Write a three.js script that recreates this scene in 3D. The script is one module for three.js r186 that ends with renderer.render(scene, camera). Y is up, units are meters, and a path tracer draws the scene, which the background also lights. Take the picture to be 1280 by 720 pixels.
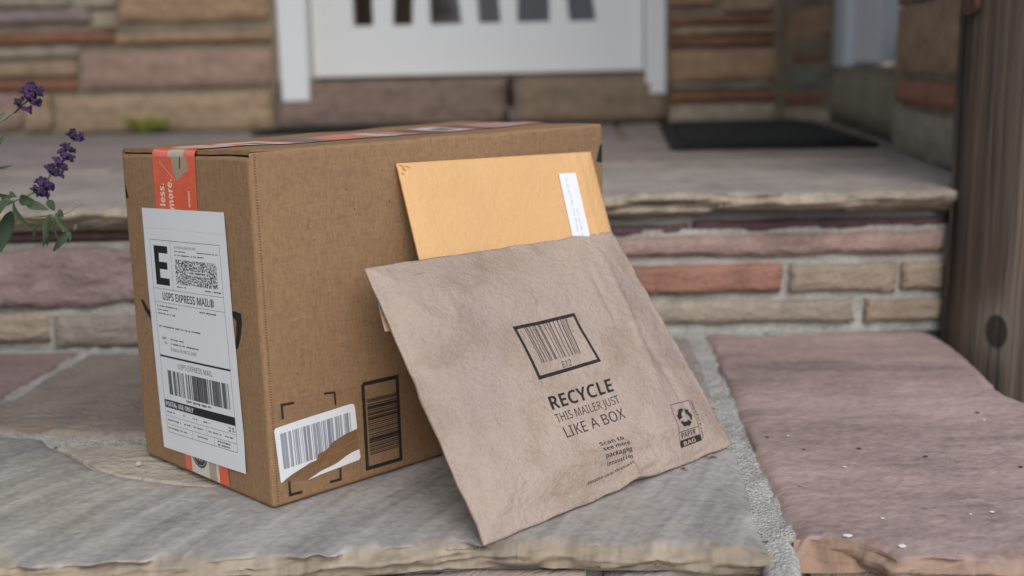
import * as THREE from 'three';
import { mergeGeometries, mergeVertices } from 'three/addons/utils/BufferGeometryUtils.js';

// ------------------------------------------------------------------ camera, sky, sun, exposure
const W = 1280, H = 720, F = 1490.1, PITCH = 0.18258, ROLL = -0.02215, CAM_H = 0.34836;
const scene = new THREE.Scene();
const camera = new THREE.PerspectiveCamera(2 * Math.atan(H / 2 / F) * 180 / Math.PI, W / H, 0.02, 400);
const cBack = new THREE.Vector3(0, Math.sin(PITCH), Math.cos(PITCH));
const cUp0 = new THREE.Vector3(0, Math.cos(PITCH), -Math.sin(PITCH)), cR0 = new THREE.Vector3(1, 0, 0);
const cRight = cR0.clone().multiplyScalar(Math.cos(ROLL)).addScaledVector(cUp0, Math.sin(ROLL));
const cUp = cUp0.clone().multiplyScalar(Math.cos(ROLL)).addScaledVector(cR0, -Math.sin(ROLL));
camera.quaternion.setFromRotationMatrix(new THREE.Matrix4().makeBasis(cRight, cUp, cBack));
camera.position.set(0, CAM_H, 0);
camera.focus = 0.985; camera.userData.fStop = 3.8;
scene.add(camera);

const skyW = 64, skyH = 32, skyData = new Float32Array(skyW * skyH * 4);
for (let j = 0; j < skyH; j++) for (let i = 0; i < skyW; i++) {
  const el = Math.max(0, Math.sin(((j + 0.5) / skyH - 0.5) * Math.PI)), L = 0.44 + 0.26 * el, k = (j * skyW + i) * 4;
  skyData[k] = L * 0.86; skyData[k + 1] = L * 0.98; skyData[k + 2] = L * 1.2; skyData[k + 3] = 1;
}
const sky = new THREE.DataTexture(skyData, skyW, skyH, THREE.RGBAFormat, THREE.FloatType);
sky.mapping = THREE.EquirectangularReflectionMapping; sky.magFilter = THREE.LinearFilter; sky.needsUpdate = true;
scene.background = sky; scene.environment = sky;
const sun = new THREE.DirectionalLight(new THREE.Color(1, 0.94, 0.87), 1.5);
sun.position.set(0.85, 2.85, 3.0); sun.target.position.set(0, 0, -1.2); sun.castShadow = true; sun.shadow.radius = 85;
Object.assign(sun.shadow.camera, { left: -3, right: 3, top: 3, bottom: -3, near: 0.1, far: 12 }); sun.shadow.mapSize.set(2048, 2048);
scene.add(sun, sun.target);
const renderer = new THREE.WebGLRenderer({ antialias: true });
renderer.setSize(1024, 576);
renderer.toneMapping = THREE.LinearToneMapping; renderer.toneMappingExposure = 1.6;
renderer.shadowMap.enabled = true;

// ------------------------------------------------------------------ helpers
const V = (x, y, z) => new THREE.Vector3(x, y, z);
function rng(seed) { let a = seed >>> 0; return () => { a = (a + 0x6D2B79F5) | 0; let t = Math.imul(a ^ (a >>> 15), 1 | a); t = (t + Math.imul(t ^ (t >>> 7), 61 | t)) ^ t; return ((t ^ (t >>> 14)) >>> 0) / 4294967296; }; }
const lerp = (a, b, t) => a + (b - a) * t, clamp = (x, a = 0, b = 1) => Math.min(b, Math.max(a, x)), sst = (a, b, x) => { const t = clamp((x - a) / (b - a)); return t * t * (3 - 2 * t); };
const hashT = (() => { const r = rng(9), t = new Float32Array(4096); for (let i = 0; i < 4096; i++) t[i] = r(); return t; })();
const h3 = (x, y, z) => hashT[(Math.imul(x, 73856093) ^ Math.imul(y, 19349663) ^ Math.imul(z, 83492791)) & 4095];
function n3(x, y, z) {
  const xi = Math.floor(x), yi = Math.floor(y), zi = Math.floor(z); let u = x - xi, v = y - yi, w = z - zi;
  u = u * u * (3 - 2 * u); v = v * v * (3 - 2 * v); w = w * w * (3 - 2 * w);
  const a = lerp(lerp(h3(xi, yi, zi), h3(xi + 1, yi, zi), u), lerp(h3(xi, yi + 1, zi), h3(xi + 1, yi + 1, zi), u), v);
  const b = lerp(lerp(h3(xi, yi, zi + 1), h3(xi + 1, yi, zi + 1), u), lerp(h3(xi, yi + 1, zi + 1), h3(xi + 1, yi + 1, zi + 1), u), v);
  return lerp(a, b, w) * 2 - 1;
}
const fbm = (x, y, z, o = 4) => { let s = 0, a = 0.5, f = 1; for (let i = 0; i < o; i++) { s += a * n3(x * f, y * f, z * f + i * 7.3); a *= 0.5; f *= 2.03; } return s; };
// a periodic noise sheet: fast look-ups for the textures
const TN = 512;
function sheet(seed, base, oct, gain = 0.55) {
  const r = rng(seed), out = new Float32Array(TN * TN); let amp = 1, per = base, tot = 0;
  for (let o = 0; o < oct && per <= TN; o++, per *= 2, amp *= gain) {
    const g = new Float32Array(per * per); for (let i = 0; i < g.length; i++) g[i] = r() * 2 - 1; tot += amp;
    for (let j = 0; j < TN; j++) {
      const y = j * per / TN, y0 = Math.floor(y), y1 = (y0 + 1) % per; let v = y - y0; v = v * v * (3 - 2 * v);
      for (let i = 0; i < TN; i++) {
        const x = i * per / TN, x0 = Math.floor(x), x1 = (x0 + 1) % per; let u = x - x0; u = u * u * (3 - 2 * u);
        out[j * TN + i] += amp * lerp(lerp(g[y0 * per + x0], g[y0 * per + x1], u), lerp(g[y1 * per + x0], g[y1 * per + x1], u), v);
      }
    }
  }
  for (let i = 0; i < out.length; i++) out[i] /= tot * 0.6;
  return (x, y) => {   // x, y in sheet widths
    x = (x - Math.floor(x)) * TN; y = (y - Math.floor(y)) * TN;
    const x0 = Math.floor(x) % TN, y0 = Math.floor(y) % TN, x1 = (x0 + 1) % TN, y1 = (y0 + 1) % TN, u = x - Math.floor(x), v = y - Math.floor(y);
    return lerp(lerp(out[y0 * TN + x0], out[y0 * TN + x1], u), lerp(out[y1 * TN + x0], out[y1 * TN + x1], u), v);
  };
}
const nA = sheet(1, 4, 7), nB = sheet(2, 6, 6), nFine = sheet(3, 64, 3, 0.7), nC = sheet(5, 3, 4, 0.45);
const enc = (l) => 255 * clamp(l <= 0.0031308 ? 12.92 * l : 1.055 * Math.pow(l, 1 / 2.4) - 0.055);
function dataTex(w, h, fn, srgb = true) {     // fn(u, v) -> [r, g, b] linear, or a number for heights
  const d = new Uint8Array(w * h * 4);
  for (let j = 0; j < h; j++) for (let i = 0; i < w; i++) {
    const c = fn((i + 0.5) / w, (j + 0.5) / h), k = (j * w + i) * 4;
    if (typeof c === 'number') { const g = srgb ? enc(c) : 255 * clamp(c); d[k] = d[k + 1] = d[k + 2] = g; }
    else { d[k] = enc(c[0]); d[k + 1] = enc(c[1]); d[k + 2] = enc(c[2]); }
    d[k + 3] = 255;
  }
  const t = new THREE.DataTexture(d, w, h, THREE.RGBAFormat); t.wrapS = t.wrapT = THREE.RepeatWrapping; t.magFilter = THREE.LinearFilter; t.minFilter = THREE.LinearMipmapLinearFilter; t.generateMipmaps = true;
  if (srgb) t.colorSpace = THREE.SRGBColorSpace; t.needsUpdate = true; return t;
}
const per = (t, m, n = m) => { const c = t.clone(); c.repeat.set(1 / m, 1 / n); c.needsUpdate = true; return c; };   // one repeat every m metres of uv
function canvas(w, h) { const c = document.createElement('canvas'); c.width = w; c.height = h; return c; }
function canvasTex(c) { const t = new THREE.CanvasTexture(c); t.colorSpace = THREE.SRGBColorSpace; t.magFilter = THREE.LinearFilter; t.anisotropy = 8; return t; }
function paint(ctx, w, h, fn) {               // fill a canvas with fn(u, v) -> linear rgb, v downwards
  const im = ctx.createImageData(w, h), d = im.data;
  for (let j = 0; j < h; j++) for (let i = 0; i < w; i++) { const c = fn(i / w, j / h), k = (j * w + i) * 4; d[k] = enc(c[0]); d[k + 1] = enc(c[1]); d[k + 2] = enc(c[2]); d[k + 3] = 255; }
  ctx.putImageData(im, 0, 0);
}
const mat = (o) => new THREE.MeshStandardMaterial({ roughness: 0.9, metalness: 0, ...o });
const lin = (r, g, b) => new THREE.Color().setRGB(r, g, b);
const used = new Map();
function numbered(n) { const k = used.get(n) || 0; used.set(n, k + 1); return k ? `${n}_${String(k).padStart(3, '0')}` : n; }
function shadow(o) { o.castShadow = true; o.receiveShadow = true; return o; }
function tag(o, label, category, group) { o.userData.label = label; o.userData.category = category; if (group) o.userData.group = group; return o; }
function thing(name, label, category, pos = [0, 0, 0], yaw = 0, group) { const g = new THREE.Group(); g.name = numbered(name); g.position.set(...pos); g.rotation.y = yaw; scene.add(g); return tag(g, label, category, group); }
function part(name, geo, m, parent) { const o = shadow(new THREE.Mesh(geo, m)); o.name = name; parent.add(o); return o; }
function structure(name) { const g = new THREE.Group(); g.name = name; g.userData.kind = 'structure'; scene.add(g); return g; }
// photo pixel -> ray -> a surface it touches
function ray(u, v) { return cRight.clone().multiplyScalar((u - W / 2) / F).addScaledVector(cUp, -(v - H / 2) / F).sub(cBack); }
function onPlane(u, v, P, n) { const d = ray(u, v), o = camera.position; return o.clone().addScaledVector(d, P.clone().sub(o).dot(n) / d.dot(n)); }
const onGround = (u, v, y = 0) => onPlane(u, v, V(0, y, 0), V(0, 1, 0));
const atDepth = (u, v, dep) => camera.position.clone().addScaledVector(ray(u, v), dep);
class Frame {                                 // a vertical plane: local x along it, y up, z out of it
  constructor(origin, yaw) { this.o = origin; this.yaw = yaw; this.x = V(Math.cos(yaw), 0, -Math.sin(yaw)); this.n = V(Math.sin(yaw), 0, Math.cos(yaw)); }
  px(u, v, off = 0) { const p = onPlane(u, v, this.o.clone().addScaledVector(this.n, off), this.n).sub(this.o); return [p.dot(this.x), p.y]; }
  put(o) { o.position.copy(this.o); o.rotation.y = this.yaw; return o; }
}
function box(x0, x1, y0, y1, z0, z1) { const g = new THREE.BoxGeometry(x1 - x0, y1 - y0, z1 - z0); g.translate((x0 + x1) / 2, (y0 + y1) / 2, (z0 + z1) / 2); return g; }
function geoFrom(pos, idx, uv, col) {
  const g = new THREE.BufferGeometry(); g.setAttribute('position', new THREE.Float32BufferAttribute(pos, 3));
  if (uv) g.setAttribute('uv', new THREE.Float32BufferAttribute(uv, 2)); if (col) g.setAttribute('color', new THREE.Float32BufferAttribute(col, 3));
  g.setIndex(idx); g.computeVertexNormals(); return g;
}
function tube(points, r0, r1, seg = 6, per_ = 5) {
  const c = new THREE.CatmullRomCurve3(points), n = Math.max(4, points.length * per_), g = new THREE.TubeGeometry(c, n, 1, seg, false), p = g.attributes.position;
  for (let i = 0; i <= n; i++) { const q = c.getPointAt(i / n), r = lerp(r0, r1, i / n); for (let j = 0; j <= seg; j++) { const k = i * (seg + 1) + j; p.setXYZ(k, q.x + (p.getX(k) - q.x) * r, q.y + (p.getY(k) - q.y) * r, q.z + (p.getZ(k) - q.z) * r); } }
  g.computeVertexNormals(); return g;
}

// ------------------------------------------------------------------ shared textures
const grain = dataTex(512, 512, (u, v) => clamp(0.80 + 0.14 * nA(u, v) + 0.1 * nB(u * 2, v * 2) + 0.08 * nFine(u, v), 0.35, 1));
const grainBump = dataTex(512, 512, (u, v) => 0.5 + 0.22 * nA(u, v) + 0.12 * nFine(u, v) + 0.16 * nB(u * 2, v * 6), false);
const bedded = dataTex(512, 512, (u, v) => clamp(0.79 + 0.13 * nA(u * 0.999, v * 4) + 0.12 * nB(u * 2, v * 3) + 0.08 * nFine(u, v), 0.3, 1));
const sand = dataTex(512, 512, (u, v) => { const s = nFine(u * 2, v * 2); return clamp(0.72 + 0.2 * nFine(u, v) + 0.12 * nA(u, v) + 0.14 * s, 0.2, 1); });
const sandBump = dataTex(512, 512, (u, v) => 0.5 + 0.3 * nFine(u, v) + 0.2 * nB(u, v), false);
const stoneMats = new Map();
function stoneMat(c, bed = true) {
  const key = c.join() + bed; if (stoneMats.has(key)) return stoneMats.get(key);
  const m = mat({ color: lin(...c), map: per(bed ? bedded : grain, 0.31), bumpMap: per(grainBump, 0.23), bumpScale: 0.006, roughness: 0.92 }); stoneMats.set(key, m); return m;
}
const mortarM = mat({ color: lin(0.68, 0.65, 0.60), map: per(sand, 0.12), bumpMap: per(sandBump, 0.1), bumpScale: 0.004, roughness: 0.95 });
const wallMortarM = mat({ color: lin(0.48, 0.39, 0.28), map: per(sand, 0.16), bumpMap: per(sandBump, 0.12), bumpScale: 0.004, roughness: 0.95 });

// a rock-faced block: back at z = 0, face at z = d, centred in x and y
function rockBlock(w, h, d, seed, o = {}) {
  const nx = clamp(Math.round(w / (o.cell || 0.02)), 3, 26), ny = clamp(Math.round(h / (o.cell || 0.02)), 3, 14), amp = o.amp ?? 0.005, r = Math.min(o.round ?? 0.008, h * 0.35);
  let g = new THREE.BoxGeometry(w, h, d, nx, ny, 2); g.deleteAttribute('normal'); g.deleteAttribute('uv'); g.translate(0, 0, d / 2); g = mergeVertices(g, 1e-5);
  const p = g.attributes.position, uv = [], ox = seed * 3.17, k = o.freq || 22;
  for (let i = 0; i < p.count; i++) {
    let x = p.getX(i), y = p.getY(i), z = p.getZ(i); const f = z / d, ex = w / 2 - Math.abs(x), ey = h / 2 - Math.abs(y), e = clamp(Math.min(ex, ey) / r);
    const x0 = x, y0 = y;
    if (f > 0.99) z += amp * (fbm(x * k + ox, y * k * 1.6, seed, 4) * 1.6 - 0.2) - r * 0.75 * (1 - e) * (1 - e);
    const jx = amp * 0.9 * n3(y0 * 40 + ox, z * 30, 3), jy = amp * 0.7 * n3(x0 * 22 + ox, seed * 1.7, Math.sign(y0) * 5) + amp * 0.35 * n3(x0 * 90, seed, Math.sign(y0) * 9);
    if (ex < 1e-4) x += jx * (f > 0.3 ? 1 : 0); if (ey < 1e-4) y += jy * (f > 0.3 ? 1 : 0);
    p.setXYZ(i, x, y, z); uv.push(x0 + ox * 0.37 + z * 0.5, y0 + seed * 0.113 + z * 0.5);
  }
  g.setAttribute('uv', new THREE.Float32BufferAttribute(uv, 2)); g.computeVertexNormals(); return g;
}
// a flagstone: outline in x, z; rough broken sides
function slab(outline, o) {
  const top = o.top ?? 0, th = o.thick ?? 0.03, sp = o.step ?? 0.009, jit = o.jitter ?? 0.0025, amp = o.amp ?? 0.002, sd = o.seed || 1, pts = [];
  for (let i = 0; i < outline.length; i++) { const a = outline[i], b = outline[(i + 1) % outline.length], L = Math.hypot(b[0] - a[0], b[1] - a[1]), n = Math.max(1, Math.round(L / sp)); for (let k = 0; k < n; k++) pts.push([lerp(a[0], b[0], k / n), lerp(a[1], b[1], k / n)]); }
  let area = 0; for (let i = 0; i < pts.length; i++) { const a = pts[i], b = pts[(i + 1) % pts.length]; area += a[0] * b[1] - a[1] * b[0]; }
  if (area > 0) pts.reverse();               // inside lies to a known side
  const n = pts.length, nor = pts.map((p, i) => { let x = 0, z = 0; for (const k of [2, 4, 6, 8]) { const a = pts[(i + n - k) % n], b = pts[(i + k) % n]; x += b[0] - a[0]; z += b[1] - a[1]; } const l = Math.hypot(x, z) || 1; return [-z / l, x / l]; });   // outwards
  const rings = o.rings || [[0.008, 0], [0.005, -0.0004], [0.002, -0.002], [0, -0.005], [-0.001, -0.4], [0.001, -0.7], [0.004, -1]];
  const pos = [], uv = [], col = [], idx = [], tc = o.color, ec = o.edge || o.color, rn = rings.length - 1;
  rings.forEach(([ins, y], k) => pts.forEach((p, i) => {
    const fr = o.edge ? sst(0.3, 0.75, nor[i][1]) : 0;       // broken only along the front
    const yy = y < -0.05 ? y * th : y, f = Math.min(1, k / 3) * (k === rn ? 0.5 : 1), j = jit * (n3(p[0] * 38, sd, p[1] * 38) + (k > 1 ? 0.25 : 0.1) * n3(p[0] * 110, sd + 3, p[1] * 110));
    const e = f * (lerp(Math.min(amp, 0.0015), amp, fr) * (fbm(p[0] * 30 + sd, yy * 230 + sd, p[1] * 30, 4) * 1.9 - 0.6 * Math.abs(n3(p[0] * 40 + sd, yy * 330, 4))) );
    const off = -ins * (o.bevel ?? 1) * (k < 3 ? 1 + lerp(0.5, 1.1, fr) * n3(p[0] * 36, sd + 9, p[1] * 36) + 0.6 * fr * n3(p[0] * 95, sd + 2, 1) : 1) + j + e, x = p[0] + nor[i][0] * off, z = p[1] + nor[i][1] * off;
    pos.push(x, top + yy + (k > 0 && k < rn ? f * fr * amp * 0.35 * n3(x * 80, k * 3.1, z * 80) : 0), z);
    uv.push(x + yy * nor[i][0], z + yy * nor[i][1]);
    const q = fr * clamp((k - 0.6 + 0.9 * n3(p[0] * 60, k * 0.7, sd)) / 2.4); col.push(lerp(tc[0], ec[0], q), lerp(tc[1], ec[1], q), lerp(tc[2], ec[2], q));
  }));
  for (let k = 0; k < rings.length - 1; k++) for (let i = 0; i < n; i++) { const a = k * n + i, b = k * n + (i + 1) % n, c = a + n, d = b + n; idx.push(a, c, b, b, c, d); }
  const t0 = geoFrom(pos, idx).attributes.normal; let s = 0; for (let i = 0; i < n; i++) s += t0.getX(4 * n + i) * nor[i][0] + t0.getZ(4 * n + i) * nor[i][1];
  if (s < 0) for (let i = 0; i < idx.length; i += 3) { const t = idx[i + 1]; idx[i + 1] = idx[i + 2]; idx[i + 2] = t; }
  const poly = []; for (let i = 0; i < n; i++) poly.push(new THREE.Vector2(pos[i * 3], pos[i * 3 + 2]));
  for (const t of THREE.ShapeUtils.triangulateShape(poly, [])) { const [A, B, C] = t.map(k => poly[k]), up = (B.y - A.y) * (C.x - A.x) - (B.x - A.x) * (C.y - A.y); if (up > 0) idx.push(t[0], t[1], t[2]); else idx.push(t[0], t[2], t[1]); }
  const g = geoFrom(pos, idx, uv, col);
  const nn = g.attributes.normal; for (let i = 0; i < n; i++) nn.setXYZ(i, 0, 1, 0);
  return g;
}
const gp = (list, y = 0) => list.map(([u, v]) => { const p = onGround(u, v, y); return [p.x, p.z]; });

// ------------------------------------------------------------------ ground
const RH = 0.1852, LOW = -0.19;
const soilTex = dataTex(512, 512, (u, v) => { const a = nA(u, v), f = nFine(u, v); return [clamp(0.11 + 0.04 * a + 0.04 * f, 0.02), clamp(0.085 + 0.03 * a + 0.03 * f, 0.02), clamp(0.055 + 0.02 * a + 0.02 * f, 0.01)]; });
{
  const g = new THREE.PlaneGeometry(160, 160); g.rotateX(-Math.PI / 2); const uv = g.attributes.uv; for (let i = 0; i < uv.count; i++) uv.setXY(i, uv.getX(i) * 160, uv.getY(i) * 160);
  const m = shadow(new THREE.Mesh(g, mat({ map: per(soilTex, 0.6), bumpMap: per(sandBump, 0.4), bumpScale: 0.01 }))); m.name = 'ground'; m.position.y = LOW; m.userData.kind = 'structure'; scene.add(m);
}

{ // concrete path in front of the steps
  const g = new THREE.PlaneGeometry(2.6, 7); g.rotateX(-Math.PI / 2); const uv = g.attributes.uv; for (let i = 0; i < uv.count; i++) uv.setXY(i, uv.getX(i) * 2.6, uv.getY(i) * 7);
  const m = shadow(new THREE.Mesh(g, mat({ color: lin(0.42, 0.39, 0.35), map: per(grain, 0.8), bumpMap: per(sandBump, 0.3), bumpScale: 0.004 }))); m.name = 'path'; m.position.set(0.1, LOW + 0.005, 2.67); m.userData.kind = 'structure'; scene.add(m);
}
// ------------------------------------------------------------------ lower step: flagstones on mortar
const step = structure('step');
// grey streaked sandstone: streaks run obliquely
const ca = Math.cos(1.14), sa = Math.sin(1.14);
const greyTex = dataTex(1024, 1024, (u, v) => {
  const x = u * 1.2, y = v * 1.2, a = x * ca - y * sa, b = x * sa + y * ca;
  const wob = 0.05 * nC(x * 0.7, y * 0.7), st = nA(a * 0.2 + 0.1, b * 3.0 + wob), st2 = nB(a * 0.4, b * 8 + wob * 2), st3 = nFine(a * 0.14, b * 1.5 + wob), m = nC(x * 0.8, y * 0.8), f = nFine(x * 3.1, y * 3.1), bl = nA(x * 1.2 + 0.4, y * 1.2), och = sst(0.0, 0.9, nC(x * 1.3 + 0.3, y * 1.3 + 0.6)), vio = sst(0.1, 0.9, nA(x * 0.6 + 0.7, y * 0.6));
  const l = clamp(0.71 + 0.10 * st + 0.11 * st2 + 0.13 * st3 + 0.08 * m + 0.12 * f + 0.13 * bl, 0.2, 1), line = sst(0.35, 0.8, nA(a * 0.16 + 0.6, b * 5.5 + wob * 3)) * 0.5;
  const pit = nB(x * 3, y * 3) > 0.95 ? 0.75 : 1, L = lerp(l, 0.98, line) * pit;
  return [L, L * (0.965 - 0.025 * och - 0.02 * vio), L * (0.93 - 0.12 * och + 0.03 * vio)];
});
const greyBump = dataTex(1024, 1024, (u, v) => { const x = u * 1.2, y = v * 1.2, a = x * ca - y * sa, b = x * sa + y * ca, wob = 0.05 * nC(x * 0.7, y * 0.7); return 0.5 + 0.14 * nA(a * 0.2 + 0.1, b * 3.0 + wob) + 0.08 * nB(a * 0.4, b * 8 + wob * 2) + 0.16 * nC(x, y) + 0.06 * nFine(x * 2, y * 2) + 0.12 * nA(x * 1.2 + 0.4, y * 1.2); }, false);
const pinkTex = dataTex(1024, 1024, (u, v) => {
  const x = u * 0.8, y = v * 0.8, wv = 0.02 * nC(x * 2, y * 2), st = nA(x * 0.7, y * 4 + wv), st2 = nB(x * 1.4, y * 9), f = nFine(x * 2.5, y * 2.5), m = nC(x * 1.5, y * 1.5);
  const bl = nA(x * 1.9 + 0.2, y * 2.6), fl = nFine(x * 0.9, y * 2.4), l = clamp(0.74 + 0.12 * st + 0.10 * st2 + 0.10 * f + 0.06 * m + 0.10 * bl + 0.08 * fl, 0.3, 1), pale = sst(0.5, 0.85, nA(x * 1.3 + 0.4, y * 5 + wv * 3)) * 0.45 + sst(0.5, 0.72, nB(x * 2 + 0.2, y * 3.5)) * 0.3;
  const dark = nFine(x * 1.3 + 0.1, y * 1.3) < -1.2 ? 0.5 : 1, pk = clamp(pale);
  return [lerp(l, 1, pk) * dark, lerp(l * 0.985, 1, pk) * dark, lerp(l * 0.975, 0.98, pk) * dark];
});
const pinkBump = dataTex(1024, 1024, (u, v) => { const x = u * 0.8, y = v * 0.8, wv = 0.02 * nC(x * 2, y * 2); return 0.5 + 0.16 * nA(x * 0.7, y * 4 + wv) + 0.12 * nA(x * 1.9 + 0.2, y * 2.6) + 0.12 * nFine(x * 2, y * 2) + 0.08 * sst(0.5, 0.6, nB(x * 2 + 0.2, y * 3.5)); }, false);
const greyM = mat({ map: per(greyTex, 1.2), bumpMap: per(greyBump, 1.2), bumpScale: 0.0045, vertexColors: true, roughness: 0.82 });
const pinkM = mat({ map: per(pinkTex, 0.8), bumpMap: per(pinkBump, 0.8), bumpScale: 0.0032, vertexColors: true, roughness: 0.8 });
const flagM = mat({ map: per(grain, 0.37), bumpMap: per(grainBump, 0.3), bumpScale: 0.005, vertexColors: true, roughness: 0.88 });
const nose = [[0.017, 0], [0.0125, -0.0006], [0.0085, -0.0018], [0.005, -0.0035], [0.002, -0.29], [-0.001, -0.36], [-0.0015, -0.46], [-0.001, -0.56], [0, -0.66], [0.001, -0.76], [0.003, -0.88], [0.006, -1]];
function flag(outline, o) { const m = part('flagstone', slab(outline, o), o.mat || flagM, o.parent || step); if (o.label) m.userData.label = o.label; return m; }
const greyOut = [...gp([[-140, 536], [0, 541], [56, 545], [67, 553], [92, 566], [120, 580], [150, 590], [210, 597], [262, 603]]), [-0.2, -0.99], [0.0, -1.12], ...gp([[884, 512], [902, 520], [913, 553], [924, 562], [941, 612], [949, 640], [958, 668], [965, 690], [900, 690], [830, 686], [760, 687], [690, 683], [640, 682], [560, 682], [480, 690], [400, 694], [300, 700], [200, 704], [100, 706], [0, 708], [-140, 712]])];
flag(greyOut, { mat: greyM, color: [0.47, 0.45, 0.435], edge: [0.46, 0.385, 0.30], thick: 0.020, amp: 0.007, jitter: 0.0015, rings: nose, step: 0.006, seed: 4, label: 'grey streaked flagstone with broken tan front edge' });
const paleOut = [...gp([[67, 556], [182, 553], [300, 560]]), [-0.2, -0.99], ...gp([[262, 606], [210, 600], [150, 593], [120, 583], [92, 569]])];
flag(paleOut, { top: -0.0014, color: [0.47, 0.405, 0.33], thick: 0.02, jitter: 0.001, seed: 5, bevel: 0.3, label: 'pale bare patch of sandstone beside the grey slab' });
flag(gp([[-180, 534], [0, 535], [60, 538], [178, 541], [330, 545], [600, 552], [640, 500], [560, 430], [300, 437], [112, 441], [70, 462], [10, 499], [-180, 580]].slice(0, 12).concat([[-150, 560]]).slice(0, 12)), { top: -0.001, color: [0.315, 0.255, 0.21], seed: 6 });
flag(gp([[-200, 560], [-2, 496], [60, 459], [96, 439], [0, 441], [-260, 448]]), { top: 0.0, color: [0.35, 0.245, 0.225], seed: 7 });
flag(gp([[650, 500], [660, 545], [876, 508], [893, 496], [880, 462], [862, 420], [580, 428]]), { top: -0.001, color: [0.37, 0.31, 0.285], seed: 8 });
const pinkOut = gp([[880, 417], [1000, 415], [1100, 412], [1158, 411], [1172, 417], [1202, 437], [1222, 455], [1234, 467], [1246, 483], [1262, 492], [1282, 499], [1380, 545], [1380, 712], [1280, 704], [1200, 702], [1115, 699], [1100, 690], [1070, 678], [1030, 672], [995, 676], [989, 668], [973, 632], [955, 595], [940, 560], [921, 517], [899, 466]]);
flag(pinkOut, { mat: pinkM, color: [0.48, 0.355, 0.325], edge: [0.46, 0.31, 0.23], thick: 0.021, amp: 0.006, jitter: 0.0012, rings: nose, step: 0.006, seed: 9, label: 'dusty pink flagstone with a chipped front corner' });
// the chipped corner of the pink slab: a lower broken layer of the same stone
{
  const B = [[992, 675], [1030, 671], [1072, 677], [1104, 690], [1122, 702]], Fr = [[992, 716], [1030, 717], [1072, 716], [1104, 712], [1124, 706]], nx = 64, ny = 18, pos = [], uv = [], idx = [], col = [];
  const along = (l, t, y) => { const k = Math.min(l.length - 2, Math.floor(t * (l.length - 1))), f = t * (l.length - 1) - k; return onGround(lerp(l[k][0], l[k + 1][0], f), lerp(l[k][1], l[k + 1][1], f), y); };
  for (let j = 0; j <= ny; j++) for (let i = 0; i <= nx; i++) { const s = i / nx, t = j / ny, a = along(B, s, -0.003), b = along(Fr, s, -0.022), p = a.lerp(b, t), e = Math.sin(Math.PI * clamp(t * 0.9 + 0.1)); p.y += e * (0.006 * fbm(p.x * 60, p.z * 30, 2, 4) + 0.004 * Math.abs(n3(p.x * 45, p.z * 160, 7))); p.z += 0.003 * fbm(p.x * 70, t * 6, 5, 3) * e; pos.push(p.x, p.y, p.z); uv.push(p.x, p.z + p.y); col.push(0.45, 0.285, 0.19); }
  for (let j = 0; j < ny; j++) for (let i = 0; i < nx; i++) { const k = j * (nx + 1) + i; idx.push(k, k + nx + 1, k + 1, k + 1, k + nx + 1, k + nx + 2); }
  part('broken_corner', geoFrom(pos, idx, uv, col), pinkM, step);
}
part('mortar', slab(gp([[925, 600], [962, 600], [978, 640], [1000, 685], [1002, 724], [960, 724], [955, 690]]), { top: -0.005, thick: 0.03, color: [1, 1, 1], jitter: 0.001, seed: 12 }), mortarM, step);
// mortar bed (sits a little under the tops of the stones)
{
  const g = new THREE.PlaneGeometry(1.27, 0.70, 320, 176); g.rotateX(-Math.PI / 2); g.translate(-0.135, -0.0052, -1.192);
  const p = g.attributes.position, uv = []; for (let i = 0; i < p.count; i++) { const x = p.getX(i), z = p.getZ(i); p.setY(i, p.getY(i) + 0.0026 * fbm(x * 45, 2, z * 45, 3) + 0.0014 * n3(x * 240, 1, z * 240)); uv.push(x, z); }
  g.setAttribute('uv', new THREE.Float32BufferAttribute(uv, 2)); g.computeVertexNormals(); part('mortar', g, mortarM, step);
  part('mortar_core', box(-0.765, 0.5, LOW + 0.002, -0.02, -1.54, -0.845), mortarM, step);
}
// stones of the riser below the slab's nose
{
  const r = rng(31), rows = [[-0.024, -0.082], [-0.09, -0.145], [-0.152, LOW + 0.003]], cols = [[0.42, 0.37, 0.31], [0.38, 0.30, 0.25], [0.40, 0.35, 0.32]];
  rows.forEach(([y1, y0], k) => { let x = -0.77; while (x < 0.49) { const w = Math.min(0.14 + r() * 0.22, 0.5 - x); if (w > 0.03) { const m = part('stone', rockBlock(w - 0.012, y1 - y0, 0.03, 40 + k * 9 + x), stoneMat(cols[(k + Math.floor(r() * 3)) % 3]), step); m.position.set(x + w / 2, (y0 + y1) / 2, -0.855); } x += w; } });
}

// ------------------------------------------------------------------ landing with its coursed riser
const landing = structure('landing');
const riser = new Frame(V(0, 0, -1.538), -0.0034);
function riserStone(u0, v0, u1, v1, c, o = {}) {
  const [x0] = riser.px(u0, (v0 + v1) / 2), [x1] = riser.px(u1, (v0 + v1) / 2), um = (u0 + u1) / 2, [, y1] = riser.px(um, v0), [, y0] = riser.px(um, v1);
  const m = part('stone', rockBlock(x1 - x0, y1 - y0, 0.03, u0 * 0.013 + v0 * 0.7, { amp: 0.0032, cell: 0.008, round: 0.004, freq: 30, ...o }), stoneMat(c), landing);
  riser.put(m); m.position.addScaledVector(riser.x, (x0 + x1) / 2).addScaledVector(riser.n, -0.026 + (o.out || 0)); m.position.y = (y0 + y1) / 2; return m;
}
const cPurple = [0.13, 0.075, 0.08], cPink = [0.40, 0.275, 0.235], cRed = [0.36, 0.185, 0.13], cTan = [0.40, 0.32, 0.245], cRose = [0.36, 0.265, 0.255];
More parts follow.
